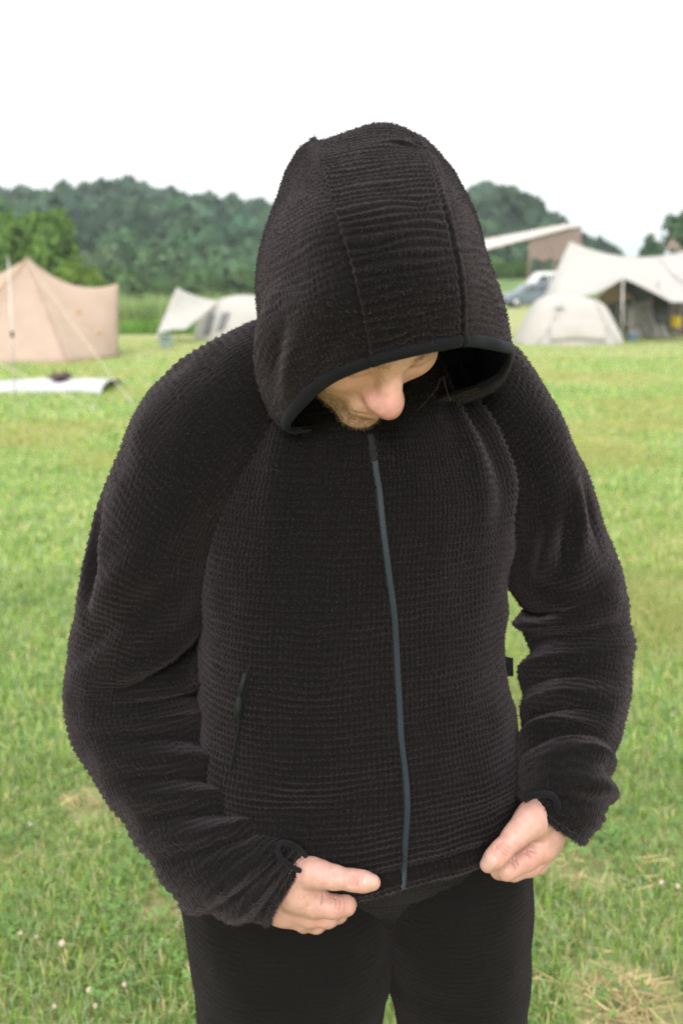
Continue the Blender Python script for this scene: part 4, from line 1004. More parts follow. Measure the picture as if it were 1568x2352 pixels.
# bank with the shed on the far side of the field
def bank_z(x, y): return np.clip((y - 72) / 10, 0, 1) * 1.75 * np.clip((x - 6) / 6, 0, 1)
xs = np.linspace(5, 60, 60); ys = np.linspace(70, 130, 40); XX, YY = np.meshgrid(xs, ys); BZ = bank_z(XX, YY) + (vnoise(np.stack([XX, YY, XX * 0], -1), 0.3, 2) - .5) * 0.35 * np.clip((YY - 73) / 6, 0, 1) - np.where((YY < 71) | (XX < 6), 0.2, 0)
M['bank'] = mat('bank_grass', (0.075, 0.135, 0.028), rough=0.95, noise=0.4, nscale=0.8)
mb = MB(); mb.grid(np.stack([XX, YY, BZ], -1)); tag(mb.build('bank', M['bank'], None, True), kind='structure')
for i, (px, py, rx, Y, colr, lab) in enumerate([(1120, 590, 2.4, 96, (0.06, 0.125, 0.03), 'dark green bush beside the hood, below the pale shed roof'), (1172, 600, 2.3, 92, (0.065, 0.13, 0.03), 'dark green bush under the low end of the shed roof'), (1262, 610, 2.0, 100, (0.05, 0.105, 0.035), 'dark green bush seen through the open shed')]):
    tree('field_bush', (W(px, 648, Y)[0], Y, 1.6), hz(px, py, Y) - 1.6, rx, 80 + i, colr, lab, 'bush', 'bushes round the shed', nl=18, per=110, leaf=0.22, trunk_frac=0.06)
tree('slender_tree', (W(1552, 648, 90)[0], 90, 0), hz(1550, 472, 90), 1.5, 91, (0.055, 0.11, 0.045), 'loose green tree beside the utility pole, with sky gaps', nl=13, per=60, leaf=0.20, trunk_frac=0.3)
tree('round_bush', (W(1488, 648, 84)[0], 84, 0), hz(1490, 543, 84), 1.1, 92, (0.05, 0.11, 0.05), 'dark green bush at the foot of the utility pole', 'bush', nl=14, per=110, leaf=0.16, trunk_frac=0.2)
# strip of reeds along the edge of the field
def reeds(x0, x1, y0, y1, n, h):
    P = np.stack([RNG.uniform(x0, x1, n), RNG.uniform(y0, y1, n), np.zeros(n)], -1)
    c = np.array([[0.22, 0.31, 0.12]]) * RNG.uniform(0.65, 1.3, (n, 1)); c[:, 0] *= RNG.uniform(0.85, 1.2, n)
    return blades(P, h * RNG.uniform(0.55, 1.15, n), 0.022 * RNG.uniform(.6, 1.4, n), RNG.uniform(0.05, 0.5, n), c)
v, q, t, c = reeds(-12, 1.5, 33, 37, 9000, 1.30); ro = link('reeds', np_mesh('reeds', v, [q, t], False, c), M['grass']); tag(ro, 'tall pale green reeds along the edge of the field', 'reeds', kind='stuff')
v, q, t, c = reeds(-13, 1.5, 31.8, 33.4, 3500, 0.55); ro = link('undergrowth', np_mesh('undergrowth', v, [q, t], False, c * np.array([0.7, 0.95, .5])), M['grass']); tag(ro, 'low green undergrowth in front of the reeds', 'undergrowth', kind='stuff')

# ------------------------------------------------------------------ camp: tents, tarps, gear
M['tan'] = mat('tan_canvas', (0.42, 0.325, 0.265), rough=0.85, spec=0.15, noise=0.05, nscale=3, transl=0.25, bump=0.2, bscale=6, bdist=0.05)
M['tan_dark'] = mat('tan_canvas_seam', (0.36, 0.24, 0.14), rough=0.9)
M['white_cloth'] = mat('white_tent_cloth', (0.42, 0.41, 0.395), rough=0.8, spec=0.2, noise=0.04, nscale=3, transl=0.25, bump=0.2, bscale=5, bdist=0.05)
M['cream'] = mat('cream_tent_cloth', (0.44, 0.42, 0.405), rough=0.8, spec=0.2, noise=0.04, nscale=3, transl=0.22, bump=0.25, bscale=5, bdist=0.05)
M['mesh_grey'] = mat('grey_mesh', (0.11, 0.115, 0.12), rough=0.9)
M['grey_cloth'] = mat('grey_cloth', (0.36, 0.345, 0.36), rough=0.9, noise=0.1, nscale=4)
M['steel'] = mat('grey_pole', (0.45, 0.43, 0.42), rough=0.45, metal=0.3)
M['rope'] = mat('pale_rope', (0.48, 0.43, 0.34), rough=0.9)
M['dark'] = mat('dark_gear', (0.02, 0.022, 0.022), rough=0.8)
M['rust'] = mat('rusty_iron', (0.07, 0.045, 0.038), rough=0.9, noise=0.4, nscale=20)
M['sheet'] = mat('white_groundsheet', (0.33, 0.34, 0.355), rough=0.5)
M['yellow'] = mat('yellow_bag', (0.75, 0.55, 0.02), rough=0.6, noise=0.1, nscale=8)
M['bin'] = mat('grey_green_bin', (0.16, 0.21, 0.19), rough=0.6)
M['blue'] = mat('blue_box', (0.07, 0.12, 0.18), rough=0.5)
M['wood'] = mat('weathered_planks', (0.19, 0.14, 0.12), rough=0.9, noise=0.3, nscale=6)
M['roof'] = mat('pale_shed_roof', (0.40, 0.35, 0.33), rough=0.7, noise=0.08, nscale=2)
def bez(a, b, c, n):
    t = np.linspace(0, 1, n)[:, None]; a, b, c = map(np.asarray, (a, b, c)); return (1 - t) ** 2 * a + 2 * t * (1 - t) * b + t ** 2 * c
def curve_mid(a, b, sag): m = (np.asarray(a) + np.asarray(b)) / 2 + np.asarray(sag); return bez(a, 2 * m - (np.asarray(a) + np.asarray(b)) / 2, b, 17)
def coons(top, bot, n=13, bulge=(0, 0, 0)):
    """surface between two curves with as many points each"""
    t = np.linspace(0, 1, n)[:, None, None]; g = (1 - t) * top[None] + t * bot[None]
    return g + (np.sin(np.pi * t) * np.sin(np.pi * np.linspace(0, 1, top.shape[0]))[None, :, None]) * np.asarray(bulge)
def pt(p, q): return np.repeat(np.asarray(p)[None], 17, 0)
# --- tan pyramid tent
tp = empty('pyramid_tent', G(100, 832), 0, 'tan canvas pyramid tent with a side wall wing, lines pegged to the grass', 'tent'); TO = np.array(tp.location)
def tpart(mb, name, m, root, smooth=True, thick=0.0):
    o = mb.build(name, m, root, smooth, thick); o.matrix_parent_inverse.translation = -root.location; return o
A = W(64, 594, 22.2); B = W(272, 650, 22.6); C = G(272, 820); D_ = G(160, 834); E = G(-90, 838); Fq = W(-150, 668, 21.0); Fg = G(-190, 838)
tpart(MB().grid(coons(curve_mid(A, B, (0, 0, -0.30)), curve_mid(D_, C, (0, 0, 0)), 15, (0, -0.05, -0.03))), 'side_panel', M['tan'], tp, thick=0.006)
tpart(MB().grid(coons(pt(A, 0), curve_mid(E, D_, (0, 0, 0)), 15, (0, 0.10, 0))), 'front_panel', M['tan'], tp, thick=0.006)
tpart(MB().grid(coons(curve_mid(Fq, A - np.array([0, 0.02, 0]), (0, 0, -0.12)), curve_mid(Fg, E, (0, 0, 0)), 13, (0, 0.05, 0))), 'wing_panel', M['tan'], tp, thick=0.006)
Ab = A + np.array([0, 0.1, 0]); Cb = C + np.array([-0.75, 2.4, 0]); Eb = Fg + np.array([0, 2.8, 0])
tpart(MB().grid(coons(curve_mid(Ab, B + np.array([0, .02, 0]), (0, 0, -0.3)), curve_mid(Eb, Cb, (0, 0, 0)), 13)), 'back_panel', M['tan'], tp, thick=0.006)
tpart(MB().grid(coons(pt(B, 0), curve_mid(C, Cb, (0, 0, 0)), 9)), 'end_panel', M['tan'], tp, thick=0.006)
tpart(MB().tube(list(curve_mid(A - np.array([0, .02, -.01]), Fq * .35 + E * .65 - np.array([0, .03, 0]), (0, 0, -0.05))), 0.022, 6), 'seam', M['tan_dark'], tp)
tpart(MB().tube([A + (D_ - A) * t + np.array([0.0, -0.03, 0]) for t in np.linspace(0, 1, 8)], 0.012, 6), 'seam', M['tan'], tp)
for px, py in ((60, 745), (228, 762), (182, 715)):
    q = W(px, py, 21.3); tpart(MB().box(q, (0.10, 0.03, 0.13), 0, 0.01), 'tie_out', M['tan_dark'], tp)
tpart(MB().tube([A + np.array([0, .06, -.01]), (A[0], A[1] + .06, 0)], 0.02, 8), 'centre_pole', M['steel'], tp)
def guy(name, a, b, label, group='guy lines in the grass'):
    root = empty(name, b, 0, label, 'rope', group); a = np.asarray(a); b = np.asarray(b)
    for mbn, mb, m in (('rope', MB().tube(list(curve_mid(a, b + np.array([0, 0, .06]), (0, 0, -0.03))), 0.0055, 6), M['rope']), ('peg', MB().tube([b + np.array([0.03, 0, .10]), b - np.array([0.03, 0, .12])], 0.008, 6), M['steel'])):
        tpart(mb, mbn, m, root)
    return root
guy('guy_line', A + np.array([0, -.05, 0]), G(298, 930), 'pale guy line running from the tan tent peak down to the grass')
guy('guy_line', W(-560, 560, 17.5), G(212, 947), 'pale guy line coming in low from the frame edge, crossing the white groundsheet')
pr = empty('tarp_pole', G(37, 932), 0, 'thin grey tarp pole standing in front of the tan tent', 'pole'); p0 = G(37, 932); p1 = W(20, 600, p0[1] + 0.1)
tpart(MB().tube([p0, p0 * .5 + p1 * .5, p1], 0.010, 10), 'shaft', M['steel'], pr); tpart(MB().tube([p1 - np.array([0, 0, .005]), p1 + np.array([0, 0, .06])], [0.012, 0.004], 8), 'spike', M['steel'], pr)
tpart(MB().tube([(p0 + p1) / 2 + np.array([0, 0, -.04]), (p0 + p1) / 2 + np.array([0, 0, .04])], 0.022, 10), 'collar', M['dark'], pr)
# --- white groundsheet and fire bowl
x0, x1 = G(-60, 892)[0], G(268, 892)[0]; y0, y1 = G(0, 906)[1], G(0, 884)[1]
XX, YY = np.meshgrid(np.linspace(x0, x1, 60), np.linspace(y0, y1, 24)); e = np.sin(np.pi * np.clip((YY - y0) / (y1 - y0), 0, 1)) ** .4
ZZ = 0.015 + e * 0.16 * np.clip(vnoise(np.stack([XX, YY, XX * 0], -1), 1.6, 4) * 1.5 - .2, 0, 1) ; YY = YY + (vnoise(np.stack([XX, XX * 0, XX * 0], -1), 2.0, 3) - .5) * 0.35
gsheet = MB().grid(np.stack([XX, YY, ZZ], -1)).build('groundsheet', M['sheet'], None, True, 0.004); tag(gsheet, 'crumpled white groundsheet spread on the grass before the tan tent', 'groundsheet')
fb = empty('fire_bowl', G(140, 893), 0, 'small rusty fire bowl on a stand beside the white groundsheet', 'fire bowl'); fo_ = np.array(fb.location)
n = 20; rings_ = []
for z, r in ((0.10, 0.03), (0.12, 0.09), (0.17, 0.17), (0.20, 0.20), (0.205, 0.19), (0.17, 0.155), (0.13, 0.07)):
    rings_.append([(r * math.cos(2 * math.pi * k / n), r * math.sin(2 * math.pi * k / n), z) for k in range(n)])
gg = np.array(rings_); gg = np.concatenate([gg, gg[:, :1]], 1); MB().grid(gg).build('bowl', M['rust'], fb, True)
for k in range(3):
    a = k * 2.1 + .3; MB().tube([(0, 0, 0.13), (math.cos(a) * .10, math.sin(a) * .10, 0)], 0.012, 6).build('leg', M['dark'], fb, True)
for a in (0.3, 1.4, 2.5): MB().tube([(-.13 * math.cos(a), -.13 * math.sin(a), .19), (.15 * math.cos(a), .15 * math.sin(a), .235)], 0.022, 7).build('log', M['rust'], fb, True)
# --- white tarp shelter and dome tent with grey windows, and a bin
wt = empty('tarp_shelter', G(405, 790), 0, 'white tarp shelter rising to a point in front of the reeds', 'tarp')
A = W(406, 660, 28.6); B = W(360, 768, 27.4); C = W(505, 690, 29.5); D_ = W(425, 757, 27.0)
tpart(MB().grid(coons(curve_mid(A, C, (0, 0, -0.08)), curve_mid(B, D_, (0, 0, 0.05)), 15, (0.0, 0.0, -0.10))), 'canopy', M['white_cloth'], wt, thick=0.006)
for q in (A, B): tpart(MB().tube([q, (q[0] - .03, q[1], 0)], 0.014, 8), 'pole', M['steel'], wt)
def dome_rings(cx, cy, rx, ry, h, prof, n=40, pw=2.6, rz=0.0):
    out = []
    for (z, k) in prof:
        r = []
        for i in range(n):
            t = 2 * math.pi * i / n; c, s = math.cos(t), math.sin(t); x = rx * k * math.copysign(abs(c) ** (2 / pw), c); y = ry * k * math.copysign(abs(s) ** (2 / pw), s)
            r.append((cx + x * math.cos(rz) - y * math.sin(rz), cy + x * math.sin(rz) + y * math.cos(rz), z * h))
        out.append(r)
    return np.array(out)
def dome(root, rings_, m, name='shell', seed=3):
    Gd, U, V, Ut, Vt, tu, tv = loft(rings_, 0.07, 0.08); N = normals(Gd, None)
    Gd = Gd + N * ((vnoise(Gd, 1.7, seed) - .5) * 0.10)[..., None]
    o = link(name, grid_mesh(name, Gd), m, root); o.matrix_parent_inverse.translation = -root.location; return Gd, N
dt = empty('dome_tent', G(545, 785), 0, 'white dome tent with grey mesh windows behind the shoulder', 'tent'); c = G(560, 782)
Gd, N = dome(dt, dome_rings(c[0], c[1] + 1.2, 1.55, 1.3, W(550, 677, c[1] + 1.0)[2], [(0, 1), (.2, .97), (.45, .88), (.7, .72), (.88, .5), (.97, .25), (1.0, .05)]), M['white_cloth'])
def on_surface(Gd, px, py, off=0.02):
    r = ray(px, py); r = r / np.linalg.norm(r); d = Gd.reshape(-1, 3) - np.array([0, 0, CAM_Z]); t = d @ r; per = np.linalg.norm(d - t[:, None] * r, axis=1)
    ok = np.where(per < 0.10)[0]; 
    if len(ok) == 0: ok = np.argsort(per)[:2]
    return np.array([0, 0, CAM_Z]) + r * (t[ok].min() - off)
for (a, b, c_, d) in (((482, 722), (494, 720), (482, 766), (468, 770)), ((510, 719), (528, 717), (514, 755), (497, 762))):
    def lerp2(s, t): return (np.array(a) * (1 - s) + np.array(b) * s) * (1 - t) + (np.array(d) * (1 - s) + np.array(c_) * s) * t
    g = np.array([[on_surface(Gd, *lerp2(s, t)) for s in np.linspace(0, 1, 4)] for t in np.linspace(0, 1, 7)]); tpart(MB().grid(g), 'window', M['mesh_grey'], dt, thick=0.01)
bn = empty('storage_bin', G(382, 800), 0.1, 'small grey green bin on the grass near the white tarp shelter', 'bin')
mb = MB(); n = 4; v = [(-.13, -.10, 0), (.13, -.10, 0), (.13, .10, 0), (-.13, .10, 0), (-.165, -.13, .30), (.165, -.13, .30), (.165, .13, .30), (-.165, .13, .30)]
mb.add(v, [(0, 3, 2, 1), (0, 1, 5, 4), (1, 2, 6, 5), (2, 3, 7, 6), (3, 0, 4, 7)]); mb.build('tub', M['bin'], bn); MB().box((0, 0, .312), (.36, .29, .025), 0, .01).build('lid', M['bin'], bn); MB().box((0, -.15, .25), (.12, .02, .03), 0, .005).build('handle', M['dark'], bn)

# --- cream dome tent on the far side
cd = empty('dome_tent', G(1320, 795), 0, 'low cream dome tent pitched in front of the big white tarp', 'tent'); a, b = G(1197, 793), G(1443, 793); cx = (a[0] + b[0]) / 2; rx = (b[0] - a[0]) / 2
hh = W(1330, 679, a[1] + 1.1)[2]
Gd, N = dome(cd, dome_rings(cx, a[1] + 1.05, rx, 1.15, hh, [(0, 1), (.12, .97), (.35, .88), (.6, .77), (.8, .66), (.92, .52), (.98, .33), (1.0, .05)], pw=3.0, rz=0.1), M['cream'], seed=6)
aw = np.array([[on_surface(Gd, x, y, 0.03) for x, y in zip(np.linspace(1262, 1392, 14), 742 + 6 * np.cos(np.linspace(-1.5, 1.5, 14)) * -1 + k)] for k in (0, 8, 18, 30, 44)]); tpart(MB().grid(aw), 'door_panel', M['cream'], cd, thick=0.012)
vt = np.array([[on_surface(Gd, 1285 + 12 * math.cos(t) * r, 705 + 5 * math.sin(t) * r, 0.04 + .08 * (1 - r)) for t in np.linspace(0, 2 * math.pi, 15)] for r in (0.15, .6, 1)]); tpart(MB().grid(vt), 'vent_hood', M['grey_cloth'], cd, thick=0.01)
for px0, px1 in ((1290, 1232), (1370, 1420)):
    pts = [on_surface(Gd, px0 + (px1 - px0) * t ** 1.5, 684 + 106 * t, 0.015) for t in np.linspace(0, 1, 9)]; tpart(MB().tube(pts, 0.014, 6), 'pole_sleeve', M['white_cloth'], cd)
# --- big white tarp
bt = empty('tarp', G(1430, 770), 0, 'big white tarp slung on poles above the camp kitchen', 'tarp')
Pk = W(1308, 554, 31.5); R1 = W(1660, 540, 32.5); L0 = W(1247, 684, 29.5); F1 = W(1430, 639, 27.5); F2 = W(1540, 694, 27.8); F3 = W(1680, 655, 28)
top = np.concatenate([curve_mid(Pk, R1, (0, 0, -0.62))[:-1], ])
top = curve_mid(Pk, R1, (0, 0, -0.55))
bot = np.concatenate([bez(L0, W(1345, 702, 28.3), F1, 7), bez(F1, W(1480, 660, 27.5), F2, 6)[1:], bez(F2, W(1600, 700, 27.9), F3, 6)[1:]])
tpart(MB().grid(coons(top, bot, 15, (0, 0, -0.18))), 'canopy', M['white_cloth'], bt, thick=0.006)
K1 = W(1247, 690, 36.0); K2 = W(1700, 660, 37)
tpart(MB().grid(coons(top + np.array([0, .03, -.01]), curve_mid(np.array([K1[0] + 1.2, K1[1], 1.3]), np.array([K2[0], K2[1], 1.2]), (0, 0, .1)), 9)), 'back_canopy', M['white_cloth'], bt, thick=0.006)
for q in (Pk, F1, W(1503, 690, 29)): tpart(MB().tube([q, (q[0] + .05, q[1], 0)], 0.02, 8), 'pole', M['steel'], bt)
tpart(MB().tube(list(curve_mid(top[9] + np.array([0, -.4, -.1]), bot[14] + np.array([0, 0, .25]), (0, 0, -.2))), 0.02, 6), 'seam', M['grey_cloth'], bt)
# inner cream fly and grey side wall under the tarp
fl = empty('inner_fly', G(1400, 775), 0, 'cream inner fly hanging under the big white tarp', 'tarp')
a, b, c, d = W(1352, 690, 29.2), W(1412, 652, 29.0), W(1452, 684, 29.0), W(1385, 697, 29.3)
tpart(MB().grid(coons(curve_mid(a, b, (0, 0, -.02)), curve_mid(d, c, (0, 0, -.05)), 9)), 'fly_cloth', M['tan'], fl, thick=0.006); tpart(MB().tube([c, (c[0], c[1], 0)], .014, 8), 'pole', M['steel'], fl)
gw = empty('wind_screen', G(1455, 772), 0, 'grey cloth wind screen under the big white tarp', 'screen')
g = coons(curve_mid(W(1420, 700, 30), W(1502, 684, 30), (0, 0, -.03)), curve_mid(G(1420, 771) * np.array([1, 0, 1]) + np.array([0, 30, 0.02]), G(1502, 771) * np.array([1, 0, 1]) + np.array([0, 30, 0.02]), (0, 0, 0)), 12, (0, -.1, 0)); g[..., 1] += 0.06 * np.sin(np.arange(17) * 1.6)[None, :]
tpart(MB().grid(g), 'screen_cloth', M['grey_cloth'], gw, thick=0.006)
for x in (1420, 1502): q = W(x, 688, 30.05); tpart(MB().tube([q, (q[0], q[1], 0)], .014, 8), 'pole', M['steel'], gw)
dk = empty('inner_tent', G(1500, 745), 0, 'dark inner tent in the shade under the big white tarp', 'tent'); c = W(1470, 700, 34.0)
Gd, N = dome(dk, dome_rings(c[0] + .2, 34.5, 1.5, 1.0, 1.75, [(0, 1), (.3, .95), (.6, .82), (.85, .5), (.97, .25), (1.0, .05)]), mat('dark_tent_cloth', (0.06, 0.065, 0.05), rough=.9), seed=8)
# black hanging bag, yellow bag, chairs, table, boxes
hb = empty('hanging_bag', G(1512, 755), 0, 'tall black gear bag hanging under the tarp beside the yellow bag', 'bag'); c = W(1514, 722, 28.6)
rr = [[(c[0] + rx * math.cos(t) + dx, c[1] + .12 * math.sin(t), z) for t in (2 * math.pi * k / 16 for k in range(16))] for z, rx, dx in ((.45, .03, .05), (.50, .16, .05), (.8, .22, .03), (1.05, .22, 0), (1.2, .16, -.05), (1.28, .05, -.09))]
Gd, *_ = loft(rr, .05, .05); o = link('sack', grid_mesh('sack', Gd), M['dark'], hb); o.matrix_parent_inverse.translation = -hb.location
tpart(MB().tube([(c[0] - .09, c[1], 1.26), (c[0] - .10, c[1], 1.62)], .012, 6), 'strap', M['dark'], hb)
yb = empty('yellow_bag', G(1548, 772), 0.2, 'bright yellow bag standing on a low stool at the frame edge', 'bag')
rr = [[(rx * math.cos(t), .10 * math.sin(t), z) for t in (2 * math.pi * k / 16 for k in range(16))] for z, rx in ((.26, .10), (.29, .15), (.45, .165), (.60, .15), (.66, .10), (.69, .03))]
Gd, *_ = loft(rr, .03, .04); link('sack', grid_mesh('sack', Gd), M['yellow'], yb); MB().tube([(-.06, 0, .66), (0, -.02, .76), (.06, 0, .66)], .012, 6).build('strap', M['yellow'], yb, True)
stl = empty('stool', G(1548, 772), 0.2, 'low folding stool carrying the yellow bag', 'stool'); MB().box((0, 0, .245), (.36, .28, .025), 0, .008).build('seat', M['grey_cloth'], stl)
for sx in (-1, 1):
    for sy in (-1, 1): MB().tube([(sx * .15, sy * .11, .235), (-sx * .17, sy * .11, 0)], .011, 6).build('leg', M['steel'], stl, True)
def camp_chair(loc, rz, label, cloth):
    r = empty('camp_chair', loc, rz, label, 'chair', 'camp chairs under the tarp')
    MB().grid(coons(np.array([(-.26 + .52 * i / 16, -.20, .40 - .03 * math.sin(math.pi * i / 16)) for i in range(17)]), np.array([(-.26 + .52 * i / 16, .22, .34 - .05 * math.sin(math.pi * i / 16)) for i in range(17)]), 8)).build('seat', cloth, r, True, .008)
    MB().grid(coons(np.array([(-.26 + .52 * i / 16, .36, .84) for i in range(17)]), np.array([(-.26 + .52 * i / 16, .23 + .05 * math.sin(math.pi * i / 16), .36) for i in range(17)]), 8)).build('backrest', cloth, r, True, .008)
    for sx in (-1, 1):
        MB().tube([(sx * .28, -.22, 0), (sx * .27, .24, .42), (sx * .27, .37, .86)], .012, 8).build('leg', M['steel'], r, True); MB().tube([(sx * .28, .26, 0), (sx * .28, -.22, .56)], .012, 8).build('leg', M['steel'], r, True)
        MB().box((sx * .28, .02, .57), (.05, .50, .025), 0, .008).build('armrest', M['dark'], r)
    return r
camp_chair(G(1452, 776), 2.6, 'pale grey camp chair nearest the cream dome tent', M['grey_cloth']); camp_chair(G(1492, 774), 0.6, 'dark camp chair below the hanging black bag', M['dark'])
ta = empty('camp_table', G(1475, 766), 0.1, 'low wooden camp table between the chairs under the tarp', 'table'); 
for k in range(5): MB().box((0, -.20 + k * .10, .40), (.80, .092, .022), 0, .005).build('slat', M['wood'], ta)
for sx in (-1, 1):
    for sy in (-1, 1): MB().tube([(sx * .36, sy * .2, .39), (sx * .40, sy * .2, 0)], .014, 6).build('leg', M['steel'], ta, True)
tl = np.array(ta.location)
pot = empty('cooking_pot', tl + np.array([.05, -.03, .411]), 0, 'pale metal cooking pot on the camp table', 'pot'); rr = [[(r * math.cos(t), r * math.sin(t), z) for t in (2 * math.pi * k / 20 for k in range(20))] for z, r in ((0, .02), (.003, .10), (.12, .105), (.135, .112), (.14, .10), (.165, .05), (.17, .01))]
gg = np.array(rr); gg = np.concatenate([gg, gg[:, :1]], 1); MB().grid(gg).build('vessel', M['steel'], pot, True); MB().tube([(.10, 0, .11), (.17, 0, .12), (.17, .05, .12)], .009, 6).build('handle', M['dark'], pot, True)
bx = empty('cooler_box', G(1450, 782), 0.2, 'small blue cooler box on the grass beside the cream dome tent', 'box'); MB().box((0, 0, .10), (.26, .18, .20), 0, .02).build('tub', M['blue'], bx); MB().box((0, 0, .22), (.27, .19, .035), 0, .01).build('lid', M['white_cloth'], bx)
cr = empty('crate', G(1568, 768), 0, 'brown wooden crate at the frame edge behind the yellow bag', 'crate')
for z in (.05, .14, .23):
    for sy in (-.15, .15): MB().box((0, sy, z), (.44, .018, .075), 0, .004).build('slat', M['wood'], cr)
    for sx in (-.22, .22): MB().box((sx, 0, z), (.018, .28, .075), 0, .004).build('slat', M['wood'], cr)
jb = empty('draped_cloth', W(1553, 700, 29.2) * np.array([1, 1, 0]), 0, 'purple grey cloth draped over a line above the yellow bag', 'cloth'); c = W(1553, 690, 29.2)
g = np.array([[(c[0] - .28 + .56 * i / 12, c[1] + .05 * math.sin(i * 1.3) + .02 * k, c[2] - .06 * k - .02 * math.sin(i * .9)) for i in range(13)] for k in range(8)]); tpart(MB().grid(g), 'cloth', mat('mauve_cloth', (.22, .19, .22), rough=.9), jb, thick=.01); tpart(MB().tube([(c[0] - .6, c[1], c[2] + .01), (c[0] + .8, c[1], c[2] + .01)], .006, 6), 'line', M['rope'], jb)

# --- shed on the bank
sh = empty('open_shed', (W(1235, 648, 84)[0], 84, 1.55), 0, 'open shed with a pale sloping roof and brown plank wall on the bank', 'shed')
Y0, Y1 = 82.5, 88.0
def sx_(px, Y=84): return W(px, 648, Y)[0]
l, r_ = W(1112, 574, Y0), W(1330, 517, Y0); m_ = W(1205, 582, Y0)
def slab(name, P, mtl, root, thick): tpart(MB().grid(np.array(P)), name, mtl, root, False, thick)
back_l, back_r = l + np.array([0.3, 5.5, 0.9]), r_ + np.array([0.1, 5.5, 0.35])
nr = 9
for k in range(nr):                                      # roof sheets, side by side up the slope
    t0, t1 = k / nr, (k + 1) / nr - 0.006; f = lambda t: l * (1 - t) + r_ * t; fb = lambda t: back_l * (1 - t) + back_r * t
    slab('roof_sheet', [[f(t0), f(t1)], [fb(t0), fb(t1)]], M['roof'], sh, 0.06)
wl0 = 1.5
xw0, xw1 = sx_(1208), sx_(1322); npk = 12
for k in range(npk):                                     # planks of the front gable, cut to the roof line
    xa = xw0 + (xw1 - xw0) * k / npk; xb = xw0 + (xw1 - xw0) * (k + 1) / npk - 0.02
    zr = lambda x: l[2] + (r_[2] - l[2]) * (x - l[0]) / (r_[0] - l[0]) - 0.08
    zb = lambda x: W(1240, 596, Y0)[2] + 0.12 * math.sin(k * 1.7)
    slab('plank', [[(xa, Y0 + .35, zr(xa)), (xb, Y0 + .35, zr(xb))], [(xa, Y0 + .35, zb(xa)), (xb, Y0 + .35, zb(xb))]], M['wood'], sh, 0.04)
for px in (1207, 1262, 1322): tpart(MB().box((sx_(px), Y0 + .25, (wl0 + 4.5) / 2), (.16, .16, 4.5 - wl0 if px > 1210 else 3.0), 0, .01), 'post', M['wood'], sh)
for px in (1120, 1262): tpart(MB().box((sx_(px), Y1 - .3, wl0 + 1.3), (.16, .16, 2.8), 0, .01), 'post', M['wood'], sh)
tpart(MB().box((sx_(1265), Y1, wl0 + .5), (2.6, .1, 0.9), 0, .01), 'back_wall', M['wood'], sh)
# --- utility pole
up = empty('utility_pole', (W(1490, 648, 118)[0], 118, 0), 0, 'pale utility pole with a cross arm beside the far trees', 'pole'); zt = hz(1490, 466, 118)
M['concrete'] = mat('pale_concrete', (0.55, 0.54, 0.52), rough=.9)
MB().tube([(0, 0, 0), (0, 0, zt)], [.19, .12], 12).build('shaft', M['concrete'], up, True); MB().box((0, 0, zt - .5), (1.3, .12, .12), 0, .02).build('cross_arm', M['concrete'], up); MB().box((.35, 0, zt - 3.2), (.35, .3, .55), 0, .05).build('transformer', M['concrete'], up)
for x in (-.55, 0.2, .55): MB().tube([(x, 0, zt - .44), (x, 0, zt - .2)], [.05, .03], 8).build('insulator', M['concrete'], up, True)
# --- blue roofed hut and brown tent top beyond the tarp
hu = empty('blue_roof_hut', (W(1500, 648, 150)[0], 150, 0), 0, 'small hut with a blue roof beyond the big white tarp', 'hut'); z0 = hz(1500, 568, 150)
MB().box((0, 0, z0 * .42), (3.0, 2.5, z0 * .84), 0, .03).build('wall', M['concrete'], hu); mb = MB(); mb.add([(-1.8, -1.5, z0 * .84), (1.8, -1.5, z0 * .84), (1.8, 1.5, z0 * .84), (-1.8, 1.5, z0 * .84), (-1.7, 0, z0), (1.7, 0, z0)], [(0, 1, 5, 4), (2, 3, 4, 5), (1, 2, 5), (3, 0, 4), (0, 3, 2, 1)]); mb.build('roof', mat('pale_blue_roof', (.28, .38, .46), rough=.6), hu)
bw = empty('brown_canopy', (W(1536, 648, 52)[0], 52, 0), 0, 'brown canopy top peeking over the big white tarp', 'tent'); z1 = hz(1540, 552, 52)
mb = MB(); g = coons(np.array([(-.12 + .24 * i / 16, 0, z1 + .06 * math.sin(math.pi * i / 16)) for i in range(17)]), np.array([(-.42 + .84 * i / 16, -.4, z1 - .45) for i in range(17)]), 7); mb.grid(g); mb.build('canopy', mat('brown_canopy_cloth', (.13, .10, .075), rough=.9), bw, True, .01)
for sx in (-1, 1): MB().tube([(sx * .40, -.38, z1 - .44), (sx * .40, -.38, 0)], .03, 8).build('pole', M['steel'], bw, True)

